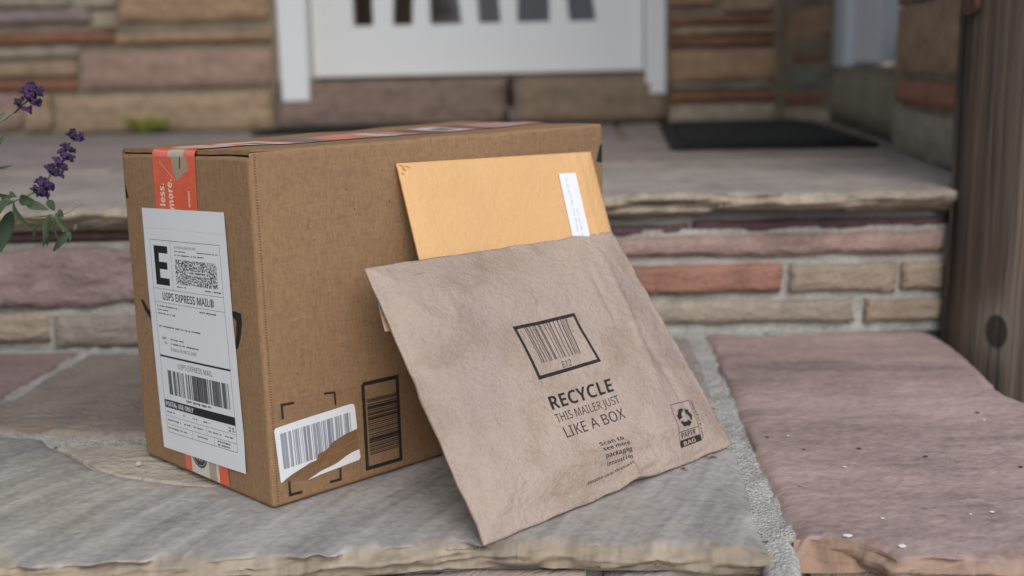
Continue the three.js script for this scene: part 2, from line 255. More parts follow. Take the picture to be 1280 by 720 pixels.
riserStone(-330, 294, 250, 306, cPurple, { out: -0.010 }); riserStone(260, 289, 860, 301, cPurple, { out: -0.010 }).position.y += 0.0; riserStone(868, 275, 1186, 287.5, [0.12, 0.065, 0.075], { out: -0.010 });
riserStone(-330, 312, 330, 384, cRose, { amp: 0.008 });
riserStone(-330, 394, 60, 431, cTan); riserStone(66, 393, 420, 430, [0.38, 0.325, 0.275]);
riserStone(345, 303, 640, 330, cTan); riserStone(345, 338, 640, 376, cRose); riserStone(430, 384, 700, 420, cPink);
riserStone(648, 294, 1182, 320, cPink);
riserStone(648, 333, 976, 368, cRed); riserStone(989, 329, 1121, 364, cTan); riserStone(1127, 328, 1182, 362, [0.37, 0.29, 0.215]);
riserStone(708, 377, 1066, 404, [0.40, 0.335, 0.265]); riserStone(1080, 374, 1178, 402, [0.37, 0.29, 0.22]);
{ // mortar behind the riser stones
  const g = new THREE.PlaneGeometry(1.6, 0.142, 220, 26), p = g.attributes.position, uv = [];
  for (let i = 0; i < p.count; i++) { const x = p.getX(i), y = p.getY(i); p.setZ(i, 0.004 * fbm(x * 40, y * 40, 5, 3)); uv.push(x, y); }
  g.setAttribute('uv', new THREE.Float32BufferAttribute(uv, 2)); g.computeVertexNormals();
  const m = part('mortar', g, mortarM, landing); riser.put(m); m.position.addScaledVector(riser.x, -0.16).addScaledVector(riser.n, -0.0075); m.position.y = 0.065;
  part('core', box(-0.94, 0.66, LOW + 0.003, RH - 0.024, -3.2, -1.556), mortarM, landing);
  part('core', box(-1.9, -0.942, LOW + 0.003, RH - 0.032, -3.6, -1.6), mortarM, landing);
  part('mortar', (() => { const q = new THREE.PlaneGeometry(3.6, 2.2, 60, 60); q.rotateX(-Math.PI / 2); q.translate(-0.15, RH - 0.008, -2.62); const u2 = q.attributes.uv; for (let i = 0; i < u2.count; i++) u2.setXY(i, u2.getX(i) * 3.6, u2.getY(i) * 2.2); return q; })(), wallMortarM, landing);
}
// landing flags: a broken nose along the front, larger slabs behind
const lg = (l) => gp(l, RH), noseL = [[0.016, 0], [0.009, -0.001], [0.004, -0.003], [0, -0.006], [-0.001, -0.4], [-0.002, -0.5], [0, -0.6], [0.003, -0.7], [0.007, -0.85], [0.014, -1]];
const lo = { parent: landing, top: RH, thick: 0.022, amp: 0.008, jitter: 0.005, rings: noseL, edge: [0.48, 0.395, 0.30], step: 0.010 };
flag([[-1.2, -1.505], [-0.8, -1.498], [-0.50, -1.505], [-0.32, -1.50], [-0.305, -2.05], [-0.7, -2.1], [-1.25, -2.06]], { ...lo, color: [0.46, 0.40, 0.355], seed: 21 });
flag([[-0.31, -1.50], [0.0, -1.502], [0.13, -1.515], [0.18, -1.53], [0.22, -1.534], [0.262, -1.518], [0.33, -1.496], [0.42, -1.494], [0.47, -1.502], [0.56, -1.51], [0.7, -1.52], [0.73, -2.05], [0.3, -2.035], [-0.29, -2.04]], { ...lo, color: [0.47, 0.41, 0.365], seed: 22, label: 'wide landing slab with a broken front edge' });
// a lower split layer under the nose
flag([[0.05, -1.528], [0.17, -1.522], [0.26, -1.53], [0.26, -1.62], [0.05, -1.62]], { ...lo, top: RH - 0.013, thick: 0.017, color: [0.40, 0.34, 0.26], amp: 0.006, seed: 27 });
flag([[0.43, -1.53], [0.58, -1.525], [0.58, -1.62], [0.43, -1.62]], { ...lo, top: RH - 0.014, thick: 0.016, color: [0.40, 0.34, 0.26], amp: 0.006, seed: 28 });
flag([[-0.9, -1.53], [-0.3, -1.528], [-0.3, -1.62], [-0.9, -1.62]], { ...lo, top: RH - 0.013, thick: 0.02, color: [0.40, 0.355, 0.31], amp: 0.006, seed: 29 });
const lb = { ...lo, amp: 0.003, jitter: 0.003, rings: undefined };
flag([[-1.85, -1.53], [-1.21, -1.53], [-1.26, -2.07], [-1.85, -2.06]], { ...lb, color: [0.37, 0.30, 0.27], seed: 30 });
flag([[-1.85, -2.075], [-0.71, -2.115], [-0.72, -2.78], [-1.85, -2.8]], { ...lb, color: [0.40, 0.335, 0.31], seed: 31 });
flag([[-0.695, -2.115], [-0.30, -2.065], [0.1, -2.05], [0.12, -2.62], [-0.7, -2.7]], { ...lb, color: [0.36, 0.29, 0.265], seed: 32 });
flag([[0.115, -2.05], [0.30, -2.035], [0.75, -2.065], [0.9, -2.66], [0.135, -2.62]], { ...lb, color: [0.38, 0.32, 0.29], seed: 33 });
flag([[-1.85, -2.815], [-0.72, -2.795], [-0.5, -2.73], [-0.48, -3.44], [-1.85, -3.5]], { ...lb, color: [0.37, 0.32, 0.295], seed: 34 });
flag([[-0.485, -2.73], [0.25, -2.64], [0.3, -3.42], [-0.465, -3.44]], { ...lb, color: [0.36, 0.29, 0.27], seed: 35 });
flag([[0.265, -2.635], [0.9, -2.675], [0.95, -3.38], [0.315, -3.42]], { ...lb, color: [0.37, 0.31, 0.28], seed: 36 });

// ------------------------------------------------------------------ house: stone wall, door, side wall with a second door
const house = thing('house', 'house of coursed sandstone with a white front door above the landing', 'house', [0, 0, 0]);
const wallF = new Frame(V(0, 0, -3.4459), -0.0455);
const K = { tan: [0.52, 0.37, 0.235], orange: [0.56, 0.36, 0.22], pink: [0.50, 0.33, 0.255], red: [0.40, 0.185, 0.11], lilac: [0.46, 0.35, 0.335], pale: [0.52, 0.44, 0.32], grey: [0.40, 0.36, 0.29], green: [0.33, 0.34, 0.28], buff: [0.54, 0.45, 0.34], brown: [0.40, 0.285, 0.205] };
const dL = wallF.px(346, 60)[0], dR = wallF.px(834, 60)[0], sillTop = wallF.px(600, 96)[1];
const wall = part('wall', mergeGeometries([box(-3.2, dL, LOW, 2.9, -0.3, -0.016), box(dR, wallF.px(976, 60)[0], LOW, 2.9, -0.3, -0.016), box(dL, dR, 2.32, 2.9, -0.3, -0.016), box(dL, dR, LOW, sillTop - 0.15, -0.3, -0.016), box(wallF.px(976, 60)[0], 1.6, LOW, 2.9, -0.4, -0.1)]), wallMortarM, house);
wallF.put(wall); { const p = wall.geometry.attributes.position, u = wall.geometry.attributes.uv; for (let i = 0; i < p.count; i++) u.setXY(i, p.getX(i), p.getY(i)); }
let sSeed = 1;
function wallStoneM(parent, x0, x1, y0, y1, c, back = -0.03, d = 0.034) { const m = part('stone', rockBlock(x1 - x0, y1 - y0, d, (sSeed += 1.37), { amp: 0.004, cell: 0.03, freq: 14, round: 0.005 }), stoneMat(c), parent); m.position.set((x0 + x1) / 2, (y0 + y1) / 2, back); return m; }
function wallStone(u0, v0, u1, v1, c, off = 0) {
  const vm = (v0 + v1) / 2, um = (u0 + u1) / 2; wallStoneM(wall, wallF.px(u0, vm, off)[0], wallF.px(u1, vm, off)[0], wallF.px(um, v1, off)[1], wallF.px(um, v0, off)[1], c, -0.03 + off);
}
[[-60, 118, 24, 162, 'pink'], [29, 118, 62, 163, 'tan'], [69, 118, 338, 163, 'tan'], [-60, 78, 93, 97, 'tan'], [-60, 101, 94, 113, 'red'], [101, 65, 338, 108, 'pink'], [-60, 41, 140, 55, 'red'], [146, 41, 338, 52, 'orange'], [-60, 13, 110, 29, 'lilac'], [114, 14, 144, 36, 'pale'], [150, -12, 334, 25, 'orange'], [-60, -6, 84, 9, 'pale'], [88, -8, 143, 10, 'pale'], [-60, 60, 96, 73, 'pale'],
  [838, 132, 968, 155, 'buff'], [838, 114, 968, 125, 'red'], [838, 104, 962, 111, 'grey'], [838, 63, 968, 101, 'orange'], [838, 46, 968, 56, 'red'], [838, 32, 968, 43, 'tan'], [838, 19, 968, 29, 'red'], [838, -4, 896, 6, 'orange'], [905, -4, 968, 14, 'tan']].forEach(a => wallStone(a[0], a[1], a[2], a[3], K[a[4]]));
[[982, 134, 1040, 156, 'buff'], [982, 117, 1040, 130, 'red'], [982, 82, 1040, 112, 'green'], [982, 67, 1040, 77, 'red'], [982, 10, 1040, 56, 'orange'], [982, -30, 1040, 5, 'brown']].forEach(a => wallStone(a[0], a[1], a[2], a[3], K[a[4]], -0.1));
{ // courses beyond the frame
  const r = rng(77), ks = Object.values(K), run = (xa, xb, ya, yb) => { let y = ya; while (y < yb - 0.03) { const h = Math.min(0.04 + r() * 0.1, yb - y); let x = xa; while (x < xb - 0.02) { const w = Math.min(0.2 + r() * 0.6, xb - x); wallStoneM(wall, x, Math.max(x + 0.03, x + w - 0.02), y, y + Math.max(0.02, h - 0.02), ks[Math.floor(r() * ks.length)]); x += w; } y += h; } };
  const yT = wallF.px(200, -16)[1], xl = wallF.px(-64, 60)[0];
  run(-3.2, dL - 0.02, yT, 2.6); run(-3.2, xl - 0.02, 0.21, yT - 0.01); run(dR + 0.02, wallF.px(972, 0)[0], wallF.px(900, -8)[1], 2.6);
}
// porch roof carried by the timber post: boards on two beams
{
  const roofM = mat({ color: lin(0.30, 0.25, 0.20), map: per(bedded, 0.5), roughness: 0.9 }), t = new THREE.Group(); t.name = 'porch_roof'; house.add(t);
  for (let i = 0; i < 18; i++) part('board', box(-2.6 + i * 0.27, -2.335 + i * 0.27, 2.62, 2.66, -3.42, -1.05), roofM, t);
  part('beam', box(-2.6, 2.26, 2.44, 2.615, -1.48, -1.36), roofM, t); part('beam', box(-2.6, 2.26, 2.665, 2.8, -1.2, -1.02), roofM, t);
}
// stone sill under the door
const sillM = [stoneMat([0.33, 0.235, 0.18]), stoneMat([0.35, 0.26, 0.18])];
[[346, 634], [640, 834]].forEach(([a, b], i) => { const x0 = wallF.px(a, 120)[0], x1 = wallF.px(b, 120)[0]; const m = part('door_sill', rockBlock(x1 - x0, sillTop - RH, 0.16, 90 + i, { amp: 0.004, cell: 0.03 }), sillM[i], house); wallF.put(m); m.position.addScaledVector(wallF.x, (x0 + x1) / 2).addScaledVector(wallF.n, -0.14); m.position.y = (sillTop + RH) / 2 - 0.001; });
// front door
const whiteM = mat({ color: lin(0.83, 0.85, 0.85), roughness: 0.45 }), paneM = new THREE.MeshPhysicalMaterial({ color: 0xffffff, transmission: 1, thickness: 0, roughness: 0.02, ior: 1.5 });
const jb = wallF.px(600, 121)[1];
function frameBox(name, x0, x1, y0, y1, z0, z1, m, parent) { const o = part(name, box(x0, x1, y0, y1, z0, z1), m, parent); return o; }
const doorG = new THREE.Group(); doorG.name = 'front_door'; wallF.put(doorG); house.add(doorG); doorG.userData.label = 'white front door with narrow dark panes';
const jL0 = wallF.px(350, 60, 0.02)[0], jL1 = wallF.px(384, 60, 0.02)[0], jR0 = wallF.px(807, 60, 0.02)[0], jR1 = wallF.px(832, 60, 0.02)[0], dTop = 2.3, zD = -0.045;
const sunk = wallF.px(0, 0)[0] * 0;
frameBox('door_frame', jL0, jL1, jb, dTop, -0.12, 0.022 + sunk, whiteM, doorG); frameBox('door_frame', jR0, jR1, jb, dTop, -0.12, 0.022, whiteM, doorG); frameBox('door_frame', jL0 - 0.02, jR1 + 0.02, dTop + 0.001, dTop + 0.1, -0.12, 0.022, whiteM, doorG);
const yDb = wallF.px(600, 92, zD)[1], yG = wallF.px(600, 29, zD)[1], gx0 = wallF.px(441, 20, zD)[0], gx1 = wallF.px(746, 20, zD)[0], dx0 = jL1 + 0.003, dx1 = jR0 - 0.003, gTop = 2.0;
frameBox('bottom_rail', dx0, dx1, yDb, yG, zD - 0.045, zD, whiteM, doorG);
frameBox('stile', dx0, gx0, yG + 0.0005, dTop - 0.004, zD - 0.045, zD, whiteM, doorG); frameBox('stile', gx1, dx1, yG + 0.0005, dTop - 0.004, zD - 0.045, zD, whiteM, doorG); frameBox('top_rail', gx0 + 0.0005, gx1 - 0.0005, gTop, dTop - 0.004, zD - 0.045, zD, whiteM, doorG);
frameBox('pane', gx0 - 0.004, gx1 + 0.004, yG - 0.004, gTop + 0.004, zD - 0.03, zD - 0.0245, paneM, doorG);
// white bars between the slots: each traced at the rail and a little above, going on straight
[[467, 490, 466, 492], [516, 537, 518, 536], [578, 598, 571, 595], [627, 646, 622, 646], [688, 711, 687, 705], [746, 750, 738, 752]].forEach(([a, b, c, d]) => {
  const X = (u, v) => wallF.px(u, v, zD)[0], k = 6, x0 = X(a, 28), x1 = X(b, 28), x2 = X(c, 2), x3 = X(d, 2), yA = yG, yB = yG + 0.34, yr = wallF.px(600, 2, zD)[1] - yG, q = 0.34 / yr;
  const s = new THREE.Shape([[x0, yA], [x1, yA], [lerp(x1, x3, q * 0.5), yB], [lerp(x0, x2, q * 0.5), yB]].map(p => new THREE.Vector2(...p)));
  const g = new THREE.ExtrudeGeometry(s, { depth: 0.02, bevelEnabled: true, bevelSize: 0.002, bevelThickness: 0.002, bevelSegments: 1 }); g.translate(0, 0, zD - 0.0235); part('glazing_bar', g, whiteM, doorG);
});
frameBox('glazing_bar', gx0, gx1, yG + 0.335, yG + 0.37, zD - 0.024, zD - 0.001, whiteM, doorG);
frameBox('threshold', jL1 + 0.001, jR0 - 0.001, sillTop - 0.004, yDb - 0.012, -0.13, -0.04, mat({ color: lin(0.05, 0.045, 0.04), roughness: 0.6 }), doorG);
frameBox('door_reveal', dL - 0.001, jL0 - 0.001, sillTop, dTop, -0.2, -0.02, whiteM, doorG);
{ // the hall behind the door: a closed room, lit only through the panes
  const hm = mat({ color: lin(0.38, 0.29, 0.21), roughness: 0.9 }), fm = mat({ color: lin(0.22, 0.13, 0.075), roughness: 0.7 }), x0 = dL - 0.5, x1 = dR + 0.4, y0 = sillTop - 0.05, y1 = 2.5, z0 = -2.6, z1 = -0.305;
  frameBox('hall_wall', x0 - 0.05, x0, y0, y1, z0, z1, hm, doorG); frameBox('hall_wall', x1, x1 + 0.05, y0, y1, z0, z1, hm, doorG); frameBox('hall_wall', x0 - 0.05, x1 + 0.05, y0, y1, z0 - 0.05, z0 - 0.001, hm, doorG);
  frameBox('hall_floor', x0 - 0.05, x1 + 0.05, y0 - 0.05, y0 - 0.001, z0 - 0.05, z1, fm, doorG); frameBox('hall_ceiling', x0 - 0.05, x1 + 0.05, y1 + 0.001, y1 + 0.05, z0 - 0.05, z1, hm, doorG);
}
// side wall at the right
const sFar = V(0.852, 0, -3.243), sNear = V(0.64, 0, -1.74), sDir = sNear.clone().sub(sFar).normalize();
const sideF = new Frame(sFar.clone(), Math.atan2(-sDir.z, sDir.x));
const sideLen = sNear.distanceTo(sFar), xc = 1.052;      // corner between the doorway and the stone pier
const sideWall = part('side_wall', mergeGeometries([box(xc + 0.01, sideLen + 0.01, LOW, 2.9, -0.4, -0.012), box(-0.3, xc, 2.3, 2.9, -0.4, -0.012)]), wallMortarM, house); sideF.put(sideWall);
{ const p = sideWall.geometry.attributes.position, u = sideWall.geometry.attributes.uv; for (let i = 0; i < p.count; i++) u.setXY(i, p.getX(i) + p.getZ(i), p.getY(i)); }
{
  const r = rng(5), hy = (v) => sideF.px(1122, v)[1], rows = [[193, 136, 'grey'], [128, 99, 'red'], [91, 12, 'brown'], [6, -50, 'brown']];
  let yT = 0; for (const [vb, vt, c] of rows) { const y0 = Math.max(RH + 0.002, hy(vb)), y1 = hy(vt); wallStoneM(sideWall, xc, sideLen + 0.02, y0, y1, c === 'brown' ? [0.42, 0.28, 0.175] : c === 'grey' ? [0.36, 0.31, 0.235] : [0.38, 0.17, 0.10], -0.03, 0.034); yT = y1; }
  let y = yT + 0.02; while (y < 2.5) { const h = 0.06 + r() * 0.12; wallStoneM(sideWall, xc, sideLen + 0.02, y, y + h - 0.02, [K.tan, K.pink, K.brown][Math.floor(r() * 3)], -0.03, 0.034); y += h; }
}
const sideDoor = new THREE.Group(); sideDoor.name = 'side_door'; sideF.put(sideDoor); house.add(sideDoor); sideDoor.userData.label = 'white side door frame above an olive grey threshold block';
const blkTop = sideF.px(1060, 85)[1];
{ const m = part('threshold_block', rockBlock(xc + 0.1, blkTop - RH - 0.003, 0.3, 55, { amp: 0.003, cell: 0.05, round: 0.012 }), stoneMat([0.34, 0.295, 0.20], false), sideDoor); m.position.set(xc / 2 - 0.055, (blkTop + RH) / 2 + 0.001, -0.32); }
const sfM = mat({ color: lin(0.80, 0.81, 0.82), roughness: 0.5 });
const s0 = sideF.px(1041, 40, -0.06)[0], s1 = sideF.px(1062, 40, -0.06)[0], s2 = sideF.px(1096, 40, -0.06)[0];
frameBox('door_frame', s0, s1, blkTop + 0.002, 2.28, -0.16, -0.05, sfM, sideDoor); frameBox('door_frame', s1 + 0.002, s2, blkTop + 0.012, 2.27, -0.16, -0.07, sfM, sideDoor);
frameBox('door_leaf', s2 + 0.002, xc + 0.1, blkTop + 0.05, 2.28, -0.2, -0.13, sfM, sideDoor); frameBox('weather_strip', s2 + 0.002, xc + 0.08, blkTop + 0.003, blkTop + 0.046, -0.2, -0.11, mat({ color: lin(0.06, 0.06, 0.065), roughness: 0.5 }), sideDoor);

// ------------------------------------------------------------------ door mats
const matTex = dataTex(256, 256, (u, v) => clamp(0.6 + 0.4 * nFine(u * 2, v * 2), 0.1, 1));
const rubberM = mat({ color: lin(0.040, 0.043, 0.042), map: per(matTex, 0.06), bumpMap: per(sandBump, 0.03), bumpScale: 0.006, roughness: 0.95 });
function matThing(label, w, d, pos, yaw) {
  const t = thing('doormat', label, 'doormat', pos, yaw), s = (a, b, r) => { const q = new THREE.Shape(); q.moveTo(-a + r, -b); q.lineTo(a - r, -b); q.quadraticCurveTo(a, -b, a, -b + r); q.lineTo(a, b - r); q.quadraticCurveTo(a, b, a - r, b); q.lineTo(-a + r, b); q.quadraticCurveTo(-a, b, -a, b - r); q.lineTo(-a, -b + r); q.quadraticCurveTo(-a, -b, -a + r, -b); return q; };
  const g = (a, b, h) => { const e = new THREE.ExtrudeGeometry(s(a, b, 0.02), { depth: h, bevelEnabled: true, bevelSize: 0.003, bevelThickness: 0.002, bevelSegments: 2 }); e.rotateX(-Math.PI / 2); return e; };
  part('border', g(w / 2, d / 2, 0.005), rubberM, t).position.y = 0.003; part('pile', g(w / 2 - 0.03, d / 2 - 0.03, 0.006), rubberM, t).position.y = 0.008; return t;
}
matThing('black doormat lying before the olive threshold block of the side door', 0.9, 0.385, [0.55, RH + 0.0005, -2.72], Math.PI / 2 - 0.1);
matThing('black doormat on the landing against the sill of the white front door', 0.78, 0.26, [-0.28, RH + 0.0005, -3.26], -0.0455);

// ------------------------------------------------------------------ weathered timber post
{
  const p1 = onGround(1177, 412), face = 0.26, dir = V(0.40, 0, 1).normalize(), n = V(-dir.z, 0, dir.x), kp = onPlane(1250, 415, p1, n), KU = kp.clone().sub(p1).dot(dir) / face, KV = (kp.y - LOW) / 1.3;
  const woodTex = dataTex(512, 1024, (u, v) => {
    const kx = (u - KU) * 0.26, ky = (v - KV) * 1.3, d = Math.hypot(kx * 1.1, ky), bend = 0.018 * Math.exp(-((ky / 0.09) ** 2)) * Math.sign(kx) * Math.exp(-Math.abs(kx) / 0.05);
    const x = u + bend * 2, g1 = nA(x * 1.6, v * 0.12), g2 = nB(x * 5, v * 0.22), g3 = nFine(x * 2.2, v * 0.15), m = nC(x, v * 0.8);
    const g4 = nA(x * 0.9 + 0.3, v * 0.25); const g5 = sst(0.15, 0.8, nC(x * 1.1 + 0.55, v * 0.35)); let l = clamp(0.36 + 0.16 * g1 + 0.14 * g2 + 0.12 * g3 + 0.10 * m + 0.20 * g4 + 0.36 * g5, 0.07, 1), w = sst(0.3, -0.6, g1);
    const halo = Math.exp(-((d / 0.040) ** 2)) * (0.75 + 0.5 * nA(u * 3, v * 3)), ring = 0.5 + 0.5 * Math.sin(d * 900 + 3 * n3(u * 20, v * 40, 1)); let r = l, g = l * lerp(0.93, 0.86, w), b = l * lerp(0.86, 0.72, w);
    r = lerp(r, 0.95, clamp(halo)); g = lerp(g, 0.98, clamp(halo)); b = lerp(b, 1, clamp(halo));
    const kn = sst(0.0235, 0.019, d); r = lerp(r, 0.14 + 0.14 * ring, kn); g = lerp(g, 0.135 + 0.13 * ring, kn); b = lerp(b, 0.13 + 0.12 * ring, kn);
    return [r, g, b];
  });
  const woodBump = dataTex(512, 1024, (u, v) => { const kx = (u - KU) * 0.26, ky = (v - KV) * 1.3, d = Math.hypot(kx * 1.1, ky); return 0.55 + 0.3 * nA(u * 1.6, v * 0.12) + 0.16 * nB(u * 5, v * 0.22) + 0.1 * nFine(u * 2.2, v * 0.15) - 0.2 * sst(0.024, 0.02, d) * (0.6 + 0.4 * Math.sin(d * 900)); }, false);
  const wm = mat({ color: lin(0.34, 0.28, 0.225), map: woodTex, bumpMap: woodBump, bumpScale: 0.009, roughness: 0.9 });
  // far arris of the visible face stands beside the slab's edge; the face turns a little towards the step
  const t = thing('timber_post', 'weathered grey timber post with a dark round knot beside the pink flagstone', 'post', [p1.x - 0.006, LOW, p1.z - 0.005], 0);
  const hgt = 2.6;
  const nx = 40, ny = 140, pos = [], uv = [], idx = [], depth = 0.2;
  // profile round the post: face, near side, back, far side, with cracks down the face
  const prof = []; for (let i = 0; i <= nx; i++) prof.push([i / nx * face, 0, i / nx]);
  for (let i = 1; i <= 8; i++) prof.push([face, -i / 8 * depth, 1 + i / 8 * 0.8]); for (let i = 1; i <= 8; i++) prof.push([face * (1 - i / 8), -depth, 1.8 + i / 8]); for (let i = 1; i <= 8; i++) prof.push([0, -depth * (1 - i / 8), 2.8 + i / 8 * 0.8]);
  for (let j = 0; j <= ny; j++) for (let i = 0; i < prof.length; i++) {
    let [a, c, u] = prof[i]; const y = j / ny * hgt, e = Math.min(a, face - a);
    if (c === 0) { c -= 0.004 * Math.exp(-e / 0.004) + 0.0022 * Math.max(0, n3(a * 70, y * 0.9, 3)) + 0.0012 * Math.max(0, n3(a * 210, y * 2.2, 5)) + 0.007 * Math.exp(-(((a - 0.052 - 0.004 * n3(y * 3, 1, 1)) / 0.0026) ** 2)) * sst(0.18, 0.5, y) + 0.008 * Math.exp(-(((a - 0.016 - 0.003 * n3(y * 2, 4, 1)) / 0.002) ** 2)); }
    a += 0.002 * n3(y * 6, c * 20, 8);
    pos.push(dir.x * a + n.x * c, y, dir.z * a + n.z * c); uv.push(u, (y - 0.0) / 1.3);
  }
  const m = prof.length; for (let j = 0; j < ny; j++) for (let i = 0; i < m - 1; i++) { const a = j * m + i, b = a + 1, c = a + m, d = c + 1; idx.push(a, c, b, b, c, d); }
  const g = geoFrom(pos, idx, uv); g.computeVertexNormals();
  const top = part('post_body', g, wm, t); t.rotation.z = -0.017; t.rotation.x = 0;
  // rusty bolt head near the top of the face
  const bp = onPlane(1214, 6, p1.clone(), n), bolt = part('bolt', (() => { const q = new THREE.CylinderGeometry(0.012, 0.013, 0.008, 12); q.rotateX(Math.PI / 2); return q; })(), mat({ color: lin(0.075, 0.03, 0.02), roughness: 0.8 }), t);
  t.updateMatrixWorld(); bolt.position.copy(t.worldToLocal(bp.addScaledVector(n, 0.001))); bolt.rotation.y = Math.atan2(n.x, n.z);
}
console.log('setting done');
// ------------------------------------------------------------------ cardboard box
const BX = { p: V(-0.19839, 0, -0.91724), yaw: 0.77084, w: 0.21215, d: 0.40899, h: 0.289 };
const carton = thing('cardboard_box', 'brown cardboard shipping box with a white postage label and orange tape', 'box', [BX.p.x, 0.0012, BX.p.z], BX.yaw);
const bR = V(Math.cos(BX.yaw), 0, -Math.sin(BX.yaw)), bN = V(Math.sin(BX.yaw), 0, Math.cos(BX.yaw));   // local +x and +z
const toBox = (p) => { const q = p.clone().sub(carton.position); return V(q.dot(bR), q.y, q.dot(bN)); }, fromBox = (q) => carton.position.clone().addScaledVector(bR, q.x).addScaledVector(bN, q.z).add(V(0, q.y, 0));
// slight sag of the box: its seen corners are moved to where the photo has them, at their own depth
const cornerOff = {}; for (const [k, x, y, z, u, v] of [['010', 0, 1, 1, 310, 189], ['000', 0, 0, 1, 342, 637], ['011', 0, 1, 0, 150, 185], ['001', 0, 0, 0, 182, 568], ['110', 1, 1, 1, 754, 155]]) {
  const q = V(x * BX.d, y * BX.h, (z - 1) * BX.w), p = fromBox(q), dep = -p.clone().sub(camera.position).dot(cBack) * -1, tgt = atDepth(u, v, Math.abs(p.clone().sub(camera.position).dot(cBack)));
  const off = toBox(tgt).sub(q); if (y === 0) off.y = 0; cornerOff[`${x}${y}${z}`] = off.clampLength(0, 0.008);
}
function warp(q) {
  const a = clamp(q.x / BX.d), b = clamp(q.y / BX.h), c = clamp(1 + q.z / BX.w), r = q.clone();
  for (const x of [0, 1]) for (const y of [0, 1]) for (const z of [0, 1]) { const o = cornerOff[`${x}${y}${z}`]; if (o) r.addScaledVector(o, (x ? a : 1 - a) * (y ? b : 1 - b) * (z ? c : 1 - c)); }
  const bx = Math.sin(Math.PI * a), by = Math.sin(Math.PI * b), bz = Math.sin(Math.PI * c);
  if (q.z > -0.006) r.z += 0.0035 * bx * by + 0.0011 * fbm(q.x * 14, q.y * 14, 3, 3) * by;
  if (q.x < 0.006) r.x -= 0.002 * bz * by + 0.0008 * fbm(q.z * 16, q.y * 16, 6, 3) * by;
  if (q.y > BX.h - 0.01) r.y += -0.002 * bx * bz + 0.0008 * n3(q.x * 20, 2, q.z * 30);
  return r;
}
const kraft = (u, v, sx, sy) => { // linear albedo of kraft liner with faint flutes; u, v in metres
  const f = nFine(u * 9, v * 3.2), m = nA(u * 3.1, v * 2.3), big = nC(u * 2, v * 2.4), fl = sx ? 0.012 * Math.sin(u * 2 * Math.PI / 0.0065) : 0, f2 = nFine(u * 3 + 0.5, v * 9), l = 1 + 0.13 * f + 0.09 * f2 + 0.05 * m + 0.06 * big + fl;
  const fib = nFine(u * 4 + 0.3, v * 4) > 1.25 ? 0.8 : 1; return [0.268 * l * fib, 0.156 * l * fib, 0.078 * l * fib];
};
const wrinkle = (x, y) => { let h = 0; for (let k = 0; k < 5; k++) h += Math.abs(nA(x * (1.1 + k * 0.31) + k * 0.19, y * (1.7 + k * 0.4) + k * 0.37)) * 0.5 / (1 + k * 0.5); return h; };
const cardBump = dataTex(1024, 1024, (u, v) => 0.5 + 0.035 * Math.sin(u * 0.4 * 2 * Math.PI / 0.00645) + 0.12 * nFine(u * 4, v * 1.5) + 0.12 * nA(u, v) + 0.14 * (wrinkle(u, v) - 0.6), false);
function rounded(q, hx, dims) { const r = 0.0038, c = V(clamp(q.x, r, dims.x - r), clamp(q.y, r, dims.y - r), clamp(q.z, -dims.z + r, -r)), d = q.clone().sub(c); return d.lengthSq() < 1e-14 ? q : c.addScaledVector(d.normalize(), r); }
const cuts = (L, n) => { const r = 0.0038, o = [0, r * 0.3, r * 0.6, r]; for (let i = 1; i < n; i++) o.push(lerp(r, L - r, i / n)); return o.concat([L - r, L - r * 0.6, L - r * 0.3, L]); };
function panel(name, A, B, map, texW, texH, m, dims, parent = carton, extra) {   // map(a, b) -> local point on the unrounded face
  const pos = [], uv = [], idx = []; for (const b of B) for (const a of A) { const q = warp(rounded(map(a, b), 0, dims)); if (extra) extra(q, a, b); pos.push(q.x, q.y, q.z); uv.push(a / texW, b / texH); }
  const n = A.length; for (let j = 0; j < B.length - 1; j++) for (let i = 0; i < n - 1; i++) { const k = j * n + i; idx.push(k, k + 1, k + n, k + 1, k + n + 1, k + n); }
  return part(name, geoFrom(pos, idx, uv), m, parent);
}
const cardMat = (o) => mat({ bumpMap: (() => { const t = cardBump.clone(); t.repeat.set(o.bw / 0.4, o.bh / 0.4); t.needsUpdate = true; return t; })(), bumpScale: 0.0007, roughness: 0.82, map: o.map });
// face coordinates of a photo pixel
const sideP = V(0, 0, 0), facePx = (u, v) => { const p = toBox(onPlane(u, v, fromBox(V(0, 0, 0.002)), bN)); return [p.x, p.y]; };           // long side: x from the near arris
const endPx = (u, v) => { const p = toBox(onPlane(u, v, fromBox(V(-0.001, 0, 0)), bR)); return [p.z + BX.w, p.y]; };                       // end: 0 at the far arris, w at the near arris
const ink = '#1b1815';
function poly(ctx, pts, fill) { ctx.beginPath(); pts.forEach((p, i) => i ? ctx.lineTo(...p) : ctx.moveTo(...p)); ctx.closePath(); ctx.fillStyle = fill; ctx.fill(); }
function stroke(ctx, pts, w, c = ink) { ctx.beginPath(); pts.forEach((p, i) => i ? ctx.lineTo(...p) : ctx.moveTo(...p)); ctx.lineWidth = w; ctx.strokeStyle = c; ctx.lineJoin = 'miter'; ctx.stroke(); }
// text set between two baseline points with a cap-height vector
function textOn(ctx, s, p0, p1, up, font, c = ink) {
  ctx.save(); ctx.font = `${font.replace('$', '100px')}`; const w = ctx.measureText(s).width, cap = 72; ctx.setTransform((p1[0] - p0[0]) / w, (p1[1] - p0[1]) / w, -up[0] / cap, -up[1] / cap, p0[0], p0[1]); ctx.fillStyle = c; ctx.textBaseline = 'alphabetic'; ctx.fillText(s, 0, 0); ctx.restore();
}
